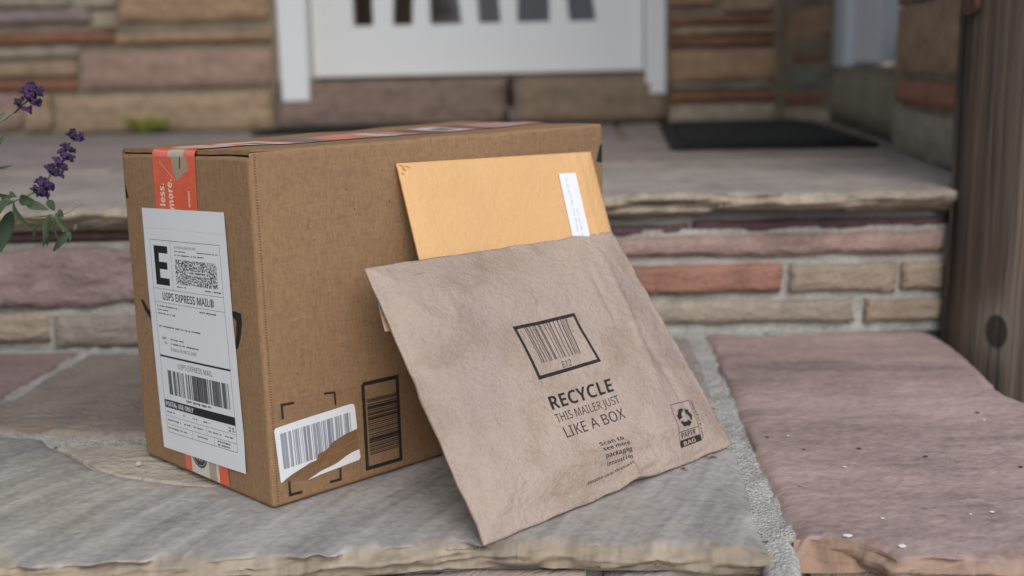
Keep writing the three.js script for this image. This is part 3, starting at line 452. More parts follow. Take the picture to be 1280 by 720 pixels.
// ---- long side (with the print)
{
  const cw = 2048, ch = Math.round(2048 * BX.h / BX.d), c = canvas(cw, ch), x = c.getContext('2d'), S = cw / BX.d;
  paint(x, cw, ch, (u, v) => kraft(u * BX.d, v * BX.h, 1));
  const P = (u, v) => { const [a, b] = facePx(u, v); return [a * S, ch - b * S]; }, Q = (cx, cy) => P(320 + cx / 3.6, 440 + cy / 3.6);
  // perforated teeth along the near arris
  x.fillStyle = '#5b4228'; for (let y = 12; y < ch - 8; y += 11) x.fillRect(0.0042 * S, y, 0.0016 * S, 4);
  // worn, scuffed patches of the liner
  const r = rng(4); for (let i = 0; i < 70; i++) { const px = P(360 + r() * 90, 380 + r() * 190), L = 30 + r() * 110; x.strokeStyle = `rgba(${r() < 0.5 ? '214,180,140' : '120,86,56'},${0.05 + r() * 0.10})`; x.lineWidth = 1 + r() * 4; x.beginPath(); x.moveTo(px[0], px[1]); x.quadraticCurveTo(px[0] + L * 0.5, px[1] - r() * 14, px[0] + L, px[1] - 8 + r() * 20); x.stroke(); }
  // tracking code frame with bars across
  stroke(x, [Q(478, 146), Q(630, 111), Q(653, 483), Q(502, 527), Q(478, 146)], 0.0034 * S);
  const bars = [[.175, 3], [.195, 6], [.215, 3], [.245, 5], [.265, 3], [.285, 12], [.32, 5], [.345, 4], [.365, 7], [.395, 4], [.42, 10], [.45, 3], [.475, 5], [.5, 4], [.525, 3], [.55, 6], [.575, 3], [.605, 5], [.63, 3], [.665, 14], [.7, 7], [.73, 4], [.755, 6], [.78, 3], [.8, 5], [.825, 3], [.845, 4]];
  for (const [t, w] of bars) { const a = Q(lerp(492, 517, t), lerp(150, 522, t)), b = Q(lerp(628, 650, t), lerp(118, 480, t)); stroke(x, [a, b], w * 1.05); }
  // four corner brackets
  stroke(x, [Q(172, 230), Q(117, 240), Q(122, 305)], 0.0022 * S); stroke(x, [Q(306, 188), Q(353, 183), Q(358, 240)], 0.0018 * S); stroke(x, [Q(148, 582), Q(153, 646), Q(208, 632)], 0.0024 * S); stroke(x, [Q(332, 588), Q(381, 575), Q(379, 525)], 0.0022 * S);
  // black mark on the far arris, small dots
  poly(x, [P(747, 203), P(752, 182), P(757, 180), P(757, 205)], ink); for (const [u, v] of [[435, 237], [488, 252], [395, 300], [445, 262]]) { const q = P(u, v); x.beginPath(); x.arc(q[0], q[1], 3, 0, 7); x.fillStyle = '#3a2616'; x.fill(); }
  // torn liner left by the barcode sticker
  const tear = [[452, 345], [400, 370], [340, 410], [310, 445], [280, 460], [265, 490], [215, 515], [160, 550], [112, 588], [230, 580], [290, 535], [360, 500], [400, 470], [462, 438]].map(p => Q(...p)); poly(x, tear, 'rgba(124,88,58,0.7)');
  for (let i = 0; i < 60; i++) { const t = r(), a = Q(lerp(150, 455, t) + r() * 20, lerp(570, 380, t) + r() * 40 - 12); x.strokeStyle = r() < 0.5 ? 'rgba(168,126,88,0.5)' : 'rgba(92,62,38,0.5)'; x.lineWidth = 1.5 + r() * 2; x.beginPath(); x.moveTo(...a); x.lineTo(a[0] + 14 + r() * 24, a[1] - 6 - r() * 8); x.stroke(); }
  const m = cardMat({ map: canvasTex(c), bw: BX.d, bh: BX.h });
  panel('side_panel', cuts(BX.d, 44), cuts(BX.h, 30), (a, b) => V(a, b, 0), BX.d, BX.h, m, V(BX.d, BX.h, BX.w));
}
// ---- end panel with the label
const endMat = (() => {
  const cw = 1024, ch = Math.round(cw * BX.h / BX.w), c = canvas(cw, ch), x = c.getContext('2d'), S = cw / BX.w; paint(x, cw, ch, (u, v) => { const k = kraft(u * BX.w + 0.7, v * BX.h + 0.2, 1); return k; });
  const P = (u, v) => { const [a, b] = endPx(u, v); return [a * S, ch - b * S]; }, Q = (cx, cy) => P(140 + cx / 2.77, 380 + cy / 2.77);
  poly(x, [P(175, 371), P(179, 372), P(184, 381), P(196, 398), P(192, 402), P(181, 386)], ink);
  poly(x, [Q(380, 18), Q(430, 24), Q(446, 32), Q(450, 62), Q(444, 118), Q(434, 154), Q(425, 152), Q(430, 104), Q(431, 60), Q(424, 47), Q(380, 44)], ink);
  poly(x, [P(147, 196), P(150, 205), P(160, 242), P(148, 246)], ink); x.fillStyle = '#3a2616'; for (const [u, v] of [[182, 414], [183, 435], [222, 630]]) { const q = P(u, v); x.beginPath(); x.arc(q[0], q[1], 4, 0, 7); x.fill(); }
  return cardMat({ map: canvasTex(c), bw: BX.w, bh: BX.h });
})();
const plainCard = (() => { const c = canvas(512, 512), x = c.getContext('2d'); paint(x, 512, 512, (u, v) => kraft(u * 0.3 + 0.1, v * 0.3 + 0.4, 1)); return cardMat({ map: canvasTex(c), bw: 0.3, bh: 0.3 }); })();
const EH = BX.h - 0.0048;
panel('end_panel', cuts(BX.w, 22), cuts(EH, 30), (a, b) => V(0, b, a - BX.w), BX.w, BX.h, endMat, V(BX.d, EH, BX.w));
panel('end_panel', cuts(BX.w, 12), cuts(EH, 12), (a, b) => V(BX.d, b, -a), 0.3, 0.3, plainCard, V(BX.d, EH, BX.w));
panel('side_panel', cuts(BX.d, 20), cuts(BX.h, 12), (a, b) => V(BX.d - a, b, -BX.w), 0.3, 0.3, plainCard, V(BX.d, BX.h, BX.w));
panel('bottom_panel', cuts(BX.d, 10), cuts(BX.w, 8), (a, b) => V(a, 0, b - BX.w), 0.3, 0.3, plainCard, V(BX.d, BX.h, BX.w));
panel('inner_flap', cuts(BX.d, 10), cuts(BX.w, 8), (a, b) => V(a, EH, -b), 0.3, 0.3, plainCard, V(BX.d, EH, BX.w));
for (const s of [0, 1]) { // the two top flaps: folded from the long sides, meeting at the seam; raw cut ends
  const half = BX.w / 2 - 0.0006, Z = [0, 0.0011, 0.0023, 0.0038]; for (let i = 1; i <= 8; i++) Z.push(lerp(0.0038, half, i / 8)); const X = []; for (let i = 0; i <= 30; i++) X.push(lerp(0.0024, BX.d - 0.0024, i / 30));
  const pos = [], uv = [], idx = [], t = 0.0036; const pt = (a, b, dn) => { const zz = s ? -BX.w + b : -b; const q0 = V(a, BX.h, zz), r = 0.0038, cz = clamp(zz, -BX.w + r, -r), c = V(a, BX.h - r, cz), d = q0.clone().sub(c); const q = warp(c.addScaledVector(d.normalize(), r - dn)); const cn = Math.max(0, 1 - Math.hypot(a - 0.0024, b) / 0.03); q.y += 0.0008 * cn; return q; };
  for (const dn of [0, t]) for (const b of Z) for (const a of X) { const q = pt(a, b, dn); pos.push(q.x, q.y, q.z); uv.push(a / 0.3, b / 0.3); }
  const n = X.length, mz = Z.length, off = n * mz, quad = (a, b, c, d) => idx.push(a, b, c, c, b, d);
  for (let j = 0; j < mz - 1; j++) for (let i = 0; i < n - 1; i++) { const k = j * n + i; quad(k, k + 1, k + n, k + n + 1); quad(off + k, off + k + n, off + k + 1, off + k + n + 1); }
  const rim = (k0, k1) => quad(k0, k0 + off, k1, k1 + off); for (let j = 0; j < mz - 1; j++) { rim(j * n, (j + 1) * n); rim((j + 1) * n + n - 1, j * n + n - 1); } for (let i = 0; i < n - 1; i++) rim((mz - 1) * n + i, (mz - 1) * n + i + 1);
  const g = geoFrom(pos, idx, uv).toNonIndexed(); g.computeVertexNormals(); part('top_flap', g, plainCard, carton);
}
// ---- tape
const tapeM = (c) => new THREE.MeshPhysicalMaterial({ map: canvasTex(c), roughness: 0.35, clearcoat: 0.4, clearcoatRoughness: 0.3, bumpMap: per(grainBump, 3), bumpScale: 0.0006 });
function tapeStrip(name, za, zb, path, m, uvf) { // path: list of [x, y, s]; z from za to zb
  const pos = [], uv = [], idx = [], nz = 8; path.forEach(([x, y, s]) => { for (let i = 0; i <= nz; i++) { const z = lerp(za, zb, i / nz), q = warp(V(x, y, z)), w = warp(V(Math.max(0, x), Math.min(BX.h, y), z)); void w; pos.push(q.x, q.y, q.z); uv.push(...uvf(s, i / nz)); } });
  for (let j = 0; j < path.length - 1; j++) for (let i = 0; i < nz; i++) { const k = j * (nz + 1) + i; idx.push(k, k + 1, k + nz + 1, k + 1, k + nz + 2, k + nz + 1); } return part(name, geoFrom(pos, idx, uv), m, carton);
}
const [tz0] = endPx(193, 220), [tz1] = endPx(246, 220), tA = tz0 - BX.w, tB = tz1 - BX.w;
{ // top tape: 1) over the end, 2) along the seam
  const ylo = 0.195, cw = 512, ch = Math.round(cw * (BX.h - ylo) / (tB - tA)), c = canvas(cw, ch), x = c.getContext('2d'); paint(x, cw, ch, (u, v) => { const l = 1 + 0.12 * nA(u, v) + 0.06 * nFine(u, v); return [0.74 * l, 0.115 * l, 0.045 * l]; });
  const P = (u, v) => { const [a, b] = endPx(u, v); return [(a - BX.w - tA) / (tB - tA) * cw, (1 - (b - ylo) / (BX.h - ylo)) * ch]; }, Q = (cx, cy) => P(140 + cx / 3.765, 140 + cy / 3.765);
  poly(x, [Q(272, 160), Q(345, 168), Q(362, 262), Q(308, 312), Q(290, 262)], '#a8967c'); stroke(x, [Q(320, 172), Q(321, 255)], 14, '#2b2620'); stroke(x, [Q(225, 218), Q(300, 308)], 6, 'rgba(235,190,170,0.8)'); stroke(x, [Q(345, 168), Q(300, 180)], 14, 'rgba(230,215,205,0.8)');
  const lt = '#f3d9cb'; textOn(x, 'less.', Q(258, 432), Q(247, 318), [-0.13 * cw, 0], 'bold $ sans-serif', lt); textOn(x, 'more.', Q(300, 450), Q(282, 300), [-0.13 * cw, 0], 'bold $ sans-serif', lt); textOn(x, 'amazon', Q(376, 440), Q(370, 362), [-0.05 * cw, 0], 'bold $ sans-serif', lt);
  x.fillStyle = 'rgba(240,210,195,0.75)'; for (let i = 0; i < 14; i++) { x.fillRect(30 + i * 34, 4 + (i * 37 % 18), 3 + (i * 7 % 9), 6); }
  const path = []; for (let i = 0; i <= 20; i++) path.push([-0.0007, lerp(ylo, BX.h - 0.006, i / 20), (lerp(ylo, BX.h - 0.006, i / 20) - ylo) / (BX.h - ylo)]);
  tapeStrip('tape', tA, tB, path, tapeM(c), (s, t) => [t, s]);
  // the long strip
  const cw2 = 2048, ch2 = 256, c2 = canvas(cw2, ch2), y2 = c2.getContext('2d'); paint(y2, cw2, ch2, (u, v) => { const l = 1 + 0.1 * nA(u * 4, v); return [0.74 * l, 0.115 * l, 0.045 * l]; });
  const seg = (a, b, col, v0 = 0, v1 = 1) => { y2.fillStyle = col; y2.fillRect(a * cw2, v0 * ch2, (b - a) * cw2, (v1 - v0) * ch2); };
  for (const [a0, b0, c0] of [[0, 0.035, '#b7a58e'], [0.04, 0.11, '#d9d3cb'], [0.135, 0.25, '#ece8e2'], [0.165, 0.225, '#232327'], [0.275, 0.37, '#171b21'], [0.50, 0.58, '#dcd6ce'], [0.55, 0.57, '#2a2a2c'], [0.615, 0.675, '#171b21'], [0.685, 0.76, '#ece8e2'], [0.7, 0.745, '#202026'], [0.775, 0.835, '#171b21'], [0.85, 1, '#c08a84']]) seg(a0, b0, c0, a0 === 0 ? 0.36 : c0 === '#232327' || c0 === '#202026' ? 0.3 : 0.06, a0 === 0 ? 0.74 : c0 === '#232327' || c0 === '#202026' ? 0.75 : 0.94);
  const p2 = [[-0.0007, BX.h - 0.006, 0], [-0.0006, BX.h - 0.003, 0.006], [0.0008, BX.h - 0.0004, 0.012], [0.003, BX.h + 0.0007, 0.018]]; for (let i = 0; i <= 50; i++) p2.push([lerp(0.006, BX.d - 0.003, i / 50), BX.h + 0.0008, lerp(0.02, 0.99, i / 50)]); p2.push([BX.d + 0.0007, BX.h - 0.003, 0.995], [BX.d + 0.001, BX.h - 0.05, 1]);
  tapeStrip('tape', tA, tB, p2, tapeM(c2), (s, t) => [s, 1 - t]);
  // bottom tape
  const [u0] = endPx(231, 572), [u1] = endPx(285, 606), a0 = u0 - BX.w, a1 = u1 - BX.w, yh = 0.055, c3 = canvas(512, 512), z3 = c3.getContext('2d'); paint(z3, 512, 512, (u, v) => { const l = 1 + 0.06 * nA(u, v); return u < 0.15 || u > 0.79 ? [0.74 * l, 0.115 * l, 0.045 * l] : u > 0.56 && u < 0.73 ? [0.42 * l, 0.35 * l, 0.26 * l] : [0.66 * l, 0.61 * l, 0.55 * l]; });
  z3.fillStyle = '#17171a'; z3.beginPath(); z3.ellipse(180, 330, 92, 118, 0, 0, 7); z3.fill(); z3.strokeStyle = '#cfc8bf'; z3.lineWidth = 5; z3.beginPath(); z3.ellipse(180, 330, 74, 98, 0, 0, 7); z3.stroke();
  for (const [px, ch4] of [[150, 'PLEASE'], [178, 'ADOPT'], [206, 'BOX']]) { z3.fillStyle = '#cfc8bf'; for (let k = 0; k < 6; k++) z3.fillRect(px - 8, 280 + k * 18, 14, 9 + (k * 5 + px) % 6); void ch4; }
  const p3 = []; for (let i = 0; i <= 10; i++) p3.push([-0.0007, lerp(yh, 0.0035, i / 10), i / 10]); tapeStrip('tape', a0, a1, p3, tapeM(c3), (s, t) => [t, 1 - s]);
}
// ---- postage label on the end
function faceSheet(name, quad, m, lift, nx = 14, ny = 20, curl) { // quad: TL TR BR BL in end-panel coordinates
  const pos = [], uv = [], idx = []; for (let j = 0; j <= ny; j++) for (let i = 0; i <= nx; i++) { const s = i / nx, t = j / ny, a = lerp(lerp(quad[0][0], quad[1][0], s), lerp(quad[3][0], quad[2][0], s), t), b = lerp(lerp(quad[0][1], quad[1][1], s), lerp(quad[3][1], quad[2][1], s), t); const q = warp(V(0, b, a - BX.w)); q.x -= lift + (curl ? curl(s, t) : 0); pos.push(q.x, q.y, q.z); uv.push(s, 1 - t); }
  for (let j = 0; j < ny; j++) for (let i = 0; i < nx; i++) { const k = j * (nx + 1) + i; idx.push(k, k + nx + 1, k + 1, k + 1, k + nx + 1, k + nx + 2); } return part(name, geoFrom(pos, idx, uv), m, carton);
}
{
  const cw = 1024, ch = 1580, c = canvas(cw, ch), x = c.getContext('2d'), X = (u) => u * cw, Y = (v) => v * ch, bk = '#17171c';
  paint(x, cw, ch, (u, v) => { const l = 0.76 + 0.012 * nA(u, v); return [l * 0.97, l * 0.985, l * 1.02]; });
  const line = (a, b, cc, d, w = 2) => stroke(x, [[X(a), Y(b)], [X(cc), Y(d)]], w, bk);
  const tx = (s, u, v, size, font = 'sans-serif', al = 'left', wd) => { x.font = `${font.includes('bold') ? 'bold ' : ''}${size}px sans-serif`; x.textAlign = al; x.fillStyle = bk; wd ? x.fillText(s, X(u), Y(v), wd) : x.fillText(s, X(u), Y(v)); };
  const r = rng(12), greek = (u0, u1, v, h = 9) => { let u = u0; x.fillStyle = 'rgba(30,30,38,0.75)'; while (u < u1) { const w = 0.006 + r() * 0.02; x.fillRect(X(u), Y(v) - h, X(Math.min(w, u1 - u)), h * (0.6 + r() * 0.4)); u += w + 0.004 + (r() < 0.25 ? 0.012 : 0); } };
  stroke(x, [[0, Y(0.078)], [cw, Y(0.083)]], 1.5, 'rgba(120,125,140,0.5)');
  stroke(x, [[X(.075), Y(.125)], [X(.92), Y(.125)], [X(.92), Y(.925)], [X(.075), Y(.925)], [X(.075), Y(.125)]], 2.5, bk);
  line(.34, .125, .34, .322); line(.075, .322, .92, .322); line(.075, .378, .92, .378);
  x.fillStyle = bk; x.fillRect(X(.12), Y(.148), X(.062), Y(.158)); for (const v of [.148, .2125, .277]) x.fillRect(X(.12), Y(v), X(v === .2125 ? .165 : .18), Y(.029));
  tx('US POSTAGE AND FEES PAID', .385, .153, 21); greek(.385, .52, .168); greek(.66, .9, .166); greek(.385, .74, .183, 10);
  { // dense stacked code: rows of short bars
    const x0 = X(.385), y0 = Y(.196), w = X(.485), h = Y(.098), nr = 26, q = h / nr; for (let j = 0; j < nr; j++) { let a = 0; while (a < w) { const b = 4 + r() * 6; if (r() < 0.52) x.fillRect(x0 + a, y0 + j * q, Math.min(b, w - a), q); a += b; } }
    x.fillStyle = '#d8d8de'; x.fillRect(X(.51), Y(.236), X(.27), Y(.017)); x.fillStyle = bk; greek(.53, .77, .249, 14);
  }
  greek(.39, .5, .308, 9); greek(.72, .9, .311, 11);
  tx('USPS EXPRESS MAIL®', .497, .366, 66, 'x', 'center', X(.74)); x.lineWidth = 2.5; x.strokeStyle = bk; x.strokeText('USPS EXPRESS MAIL®', X(.497), Y(.366), X(.74));
  greek(.1, .38, .398, 10); greek(.1, .24, .413, 9); greek(.1, .33, .428, 9); greek(.63, .82, .398, 11); greek(.1, .62, .482, 11);
  tx('SHIP', .125, .532, 24, 'bold'); greek(.235, .4, .531, 11); tx('TO:', .15, .551, 24, 'bold'); greek(.235, .58, .55, 13); tx('Omaha, NE 68132-2409', .225, .574, 31);
  line(.075, .602, .92, .602, 12); tx('USPS EXPRESS MAIL', .505, .643, 48, 'x', 'center', X(.56));
  { let a = .155; while (a < .875) { const w = .003 + r() * .0075; if (r() < 0.72) x.fillRect(X(a), Y(.658), X(w), Y(.102)); a += w + .002; } x.fillRect(X(.52), Y(.658), X(.014), Y(.102)); }
  greek(.36, .66, .777, 15);
  x.fillStyle = bk; x.fillRect(X(.075), Y(.786), X(.845), Y(.034)); x.font = 'bold 42px sans-serif'; x.fillStyle = '#e8e8ee'; x.textAlign = 'left'; x.fillText('POSTAL USE ONLY', X(.085), Y(.813), X(.42));
  line(.075, .855, .92, .855); line(.075, .891, .92, .891); line(.4, .891, .4, .925); line(.66, .891, .66, .925); line(.58, .855, .58, .891); for (const [a, b, v] of [[.09, .2, .842], [.3, .34, .842], [.42, .48, .842], [.55, .62, .842], [.84, .91, .838], [.84, .91, .849], [.09, .26, .877], [.3, .38, .877], [.42, .53, .877], [.6, .75, .877], [.79, .88, .877], [.09, .33, .911], [.46, .58, .911], [.7, .86, .906], [.7, .84, .919]]) greek(a, b, v, 11);
  const q = [endPx(178, 255), endPx(282, 264), endPx(308, 592), endPx(205, 558)];
  faceSheet('postage_label', q, mat({ map: canvasTex(c), roughness: 0.55 }), 0.0011, 14, 20, (s, t) => 0.0012 * sst(0.85, 1, t) * s).userData.label = 'white postage label with a large black letter E';
}
// ---- torn barcode sticker on the long side, in two pieces
{
  const cw = 1024, ch = 512, c = canvas(cw, ch), x = c.getContext('2d'); paint(x, cw, ch, (u, v) => { const l = 0.82 + 0.02 * nA(u, v) + 0.02 * nFine(u, v); return [l * 0.99, l * 0.99, l]; });
  const r = rng(21); let a = 62; while (a < 965) { const w = 3 + r() * 9; if (r() < 0.66) { x.fillStyle = `rgba(52,60,82,${0.35 + r() * 0.3})`; x.fillRect(a, 66, w, 330); } a += w + 1; } x.fillStyle = '#2a2a30'; for (let k = 0; k < 5; k++) x.fillRect(560 + k * 52, 430, 16 + (k * 13) % 14, 40); for (let k = 0; k < 5; k++) x.fillRect(560 + k * 52, k % 2 ? 430 : 455, 34, 12);
  const Q = (cx, cy) => facePx(320 + cx / 3.6, 440 + cy / 3.6), o = Q(80, 345), ex = Q(440, 232), ux = [ex[0] - o[0], ex[1] - o[1]], L = Math.hypot(...ux), e = [ux[0] / L, ux[1] / L], bl = Q(112, 592), dn = [bl[0] - o[0], bl[1] - o[1]], hh = Math.abs(dn[0] * e[1] - dn[1] * e[0]), m = mat({ map: canvasTex(c), roughness: 0.5 });
  for (const pts of [[[80, 356], [86, 346], [100, 340], [200, 305], [320, 267], [425, 233], [436, 235], [441, 246], [452, 345], [400, 370], [366, 392], [340, 408], [322, 432], [310, 445], [280, 458], [268, 488], [240, 500], [215, 517], [160, 552], [130, 575], [118, 588], [109, 590]], [[230, 578], [262, 556], [290, 537], [330, 518], [360, 502], [388, 482], [402, 470], [430, 452], [462, 438], [468, 472], [462, 486], [420, 502], [360, 525], [290, 552]]]) {
    const s = new THREE.Shape(pts.map(p => new THREE.Vector2(...Q(...p)))), g = new THREE.ExtrudeGeometry(s, { depth: 0.0002, bevelEnabled: false }), p = g.attributes.position, uv = g.attributes.uv;
    for (let i = 0; i < p.count; i++) { const dx = p.getX(i) - o[0], dy = p.getY(i) - o[1]; uv.setXY(i, (dx * e[0] + dy * e[1]) / L, 1 - (dx * e[1] - dy * e[0]) / hh); const q = warp(V(p.getX(i), p.getY(i), 0)); p.setXYZ(i, q.x, q.y, q.z + 0.0006 + p.getZ(i)); }
    g.computeVertexNormals(); part('barcode_sticker', g, m, carton).userData.label = 'torn white barcode sticker';
  }
}
// ---- clear packing tape wound round the lower part of the long side, a little crinkled
{
  const m = new THREE.MeshPhysicalMaterial({ color: 0xffffff, transmission: 1, thickness: 0, roughness: 0.16, ior: 1.45, bumpMap: (() => { const t = cardBump.clone(); t.repeat.set(1.3, 0.5); t.needsUpdate = true; return t; })(), bumpScale: 0.002 }), y0 = 0.012, y1 = 0.088, pos = [], uv = [], idx = [], nx = 60, ny = 14;
  for (let j = 0; j <= ny; j++) for (let i = 0; i <= nx; i++) { const a = lerp(0.004, BX.d - 0.004, i / nx), b = lerp(y0, y1, j / ny) + 0.006 * (i / nx), q = warp(V(a, b, 0)); pos.push(q.x, q.y, q.z + 0.0013 + 0.00025 * n3(a * 120, b * 60, 2)); uv.push(i / nx, j / ny); }
  for (let j = 0; j < ny; j++) for (let i = 0; i < nx; i++) { const k = j * (nx + 1) + i; idx.push(k, k + 1, k + nx + 1, k + 1, k + nx + 2, k + nx + 1); }
  part('clear_tape', geoFrom(pos, idx, uv), m, carton).userData.label = 'clear glossy packing tape along the lower side';
}
console.log('box done');

// ------------------------------------------------------------------ envelopes leaning on the box
// a pouch with a front, a back and a rim: c = world corners TL TR BR BL; puff(s, t) outwards on both sides
function pouch(c, n, nx, ny, front, back, tex) {
  const pos = [], uv = [], idx = [], at = (s, t) => { const a = c[0].clone().lerp(c[1], s), b = c[3].clone().lerp(c[2], s); return a.lerp(b, t); };
  for (const side of [0, 1]) for (let j = 0; j <= ny; j++) for (let i = 0; i <= nx; i++) { const s = i / nx, t = j / ny, p = at(s, t).addScaledVector(n, side ? -back(s, t) : front(s, t)); pos.push(p.x, p.y, p.z); uv.push(s, 1 - t); }
  const m = nx + 1, off = m * (ny + 1), quad = (a, b, d, e) => idx.push(a, b, d, d, b, e);
  for (let j = 0; j < ny; j++) for (let i = 0; i < nx; i++) { const k = j * m + i; quad(k, k + m, k + 1, k + m + 1); quad(off + k, off + k + 1, off + k + m, off + k + m + 1); }
  for (let i = 0; i < nx; i++) { quad(i, i + 1, off + i, off + i + 1); const k = ny * m + i; quad(k, off + k, k + 1, off + k + 1); } for (let j = 0; j < ny; j++) { const k = j * m; quad(k, off + k, k + m, off + k + m); quad(k + nx, k + m + nx, off + k + nx, off + k + m + nx); }
  return geoFrom(pos, idx, uv);
}
const crump = (s, t, k, seed) => { let h = 0; for (let i = 0; i < 6; i++) { const a = i * 1.05 + seed, x = s * Math.cos(a) + t * Math.sin(a); h += (Math.abs(n3(x * (2.2 + i) * k + seed * 5, (s * 0.6 - t * 0.5) * k * 1.3 + i * 3, seed + i))) / (1 + i * 0.35); } return h * 0.3; };
const edgeIn = (s, t, w = 0.06) => Math.min(sst(0, w, s), sst(0, w, 1 - s), sst(0, w, t), sst(0, w, 1 - t));
// --- yellow envelope
{
  const P0 = V(-0.0345, 0.0015, -0.9403), ex = V(0.72843, -0.01754, -0.6849), ey = V(-0.2165, 0.94255, -0.2544), n = ex.clone().cross(ey).normalize();
  const tl = onPlane(495, 205, P0, n), tr = onPlane(737, 190, P0, n), bl = P0.clone(), br = P0.clone().addScaledVector(ex, 0.242);
  br.y = 0.0015; const base = bl.clone().lerp(br, 0.5); base.y = 0;
  const t = thing('padded_envelope', 'yellow manila padded envelope propped against the cardboard box', 'envelope', [base.x, 0, base.z]);
  const c = [tl, tr, br, bl].map(p => p.clone().sub(base)), cw = 1024, ch = 1180, cv = canvas(cw, ch), x = cv.getContext('2d');
  paint(x, cw, ch, (u, v) => { const l = 1 + 0.025 * nA(u, v) + 0.02 * nFine(u, v) + 0.025 * nC(u, v); return [0.69 * l, 0.405 * l, 0.175 * l * (1 + 0.03 * nB(u, v))]; });
  x.fillStyle = 'rgba(176,96,20,0.55)'; for (const [a, b, w, h] of [[4, 6, 26, 10], [14, 18, 20, 12], [6, 34, 14, 10], [30, 12, 26, 7]]) { x.beginPath(); x.ellipse(a + w / 2, b + h / 2, w / 2, h / 2, 0.4, 0, 7); x.fill(); }
  const bump = dataTex(512, 512, (u, v) => 0.5 + 0.35 * (crump(u, v, 0.7, 2) - 0.35) + 0.1 * nC(u * 2, v * 2) + 0.05 * nFine(u, v), false);
  const front = (s, q) => 0.0016 + 0.0009 * Math.exp(-(((s - 0.905) / 0.012) ** 2)) - 0.0006 * Math.exp(-(((s - 0.93) / 0.012) ** 2)) + 0.0025 * edgeIn(s, q, 0.07) + 0.0008 * edgeIn(s, q, 0.1) * fbm(s * 7, q * 7, 4, 3), back = (s, q) => 0.0012 + 0.002 * edgeIn(s, q, 0.1);
  const g = pouch(c, n, 60, 60, front, back), em = mat({ map: canvasTex(cv), bumpMap: bump, bumpScale: 0.004, roughness: 0.7 }); part('envelope_body', g, em, t);
  const lp = [[698, 217], [719, 216], [737, 294], [716, 298]].map(([u, v]) => onPlane(u, v, P0.clone().addScaledVector(n, 0.0049), n).sub(base));
  // the label goes on behind the mailer
  const dnv = lp[3].clone().sub(lp[0]).normalize(); lp[3].addScaledVector(dnv, 0.012); lp[2].addScaledVector(lp[2].clone().sub(lp[1]).normalize(), 0.012);
  const lc = canvas(256, 900), y = lc.getContext('2d'); y.fillStyle = '#e9e9ec'; y.fillRect(0, 0, 256, 900); const r = rng(8); y.strokeStyle = 'rgba(120,130,150,0.8)'; y.lineWidth = 5;
  for (const [cx, from, to] of [[92, 60, 780], [150, 430, 860]]) { y.beginPath(); y.moveTo(cx, from); for (let k = from; k < to; k += 16) { if (r() < 0.14) y.moveTo(cx + 8, k + 16); else y.quadraticCurveTo(cx + (r() - 0.2) * 60, k + 6, cx + (r() - 0.5) * 22, k + 16); } y.stroke(); }
  part('address_label', pouch(lp, n, 6, 14, (s, q) => 0.0004, () => -0.0002), mat({ map: canvasTex(lc), roughness: 0.5 }), t).userData.label = 'narrow white handwritten address label';
}
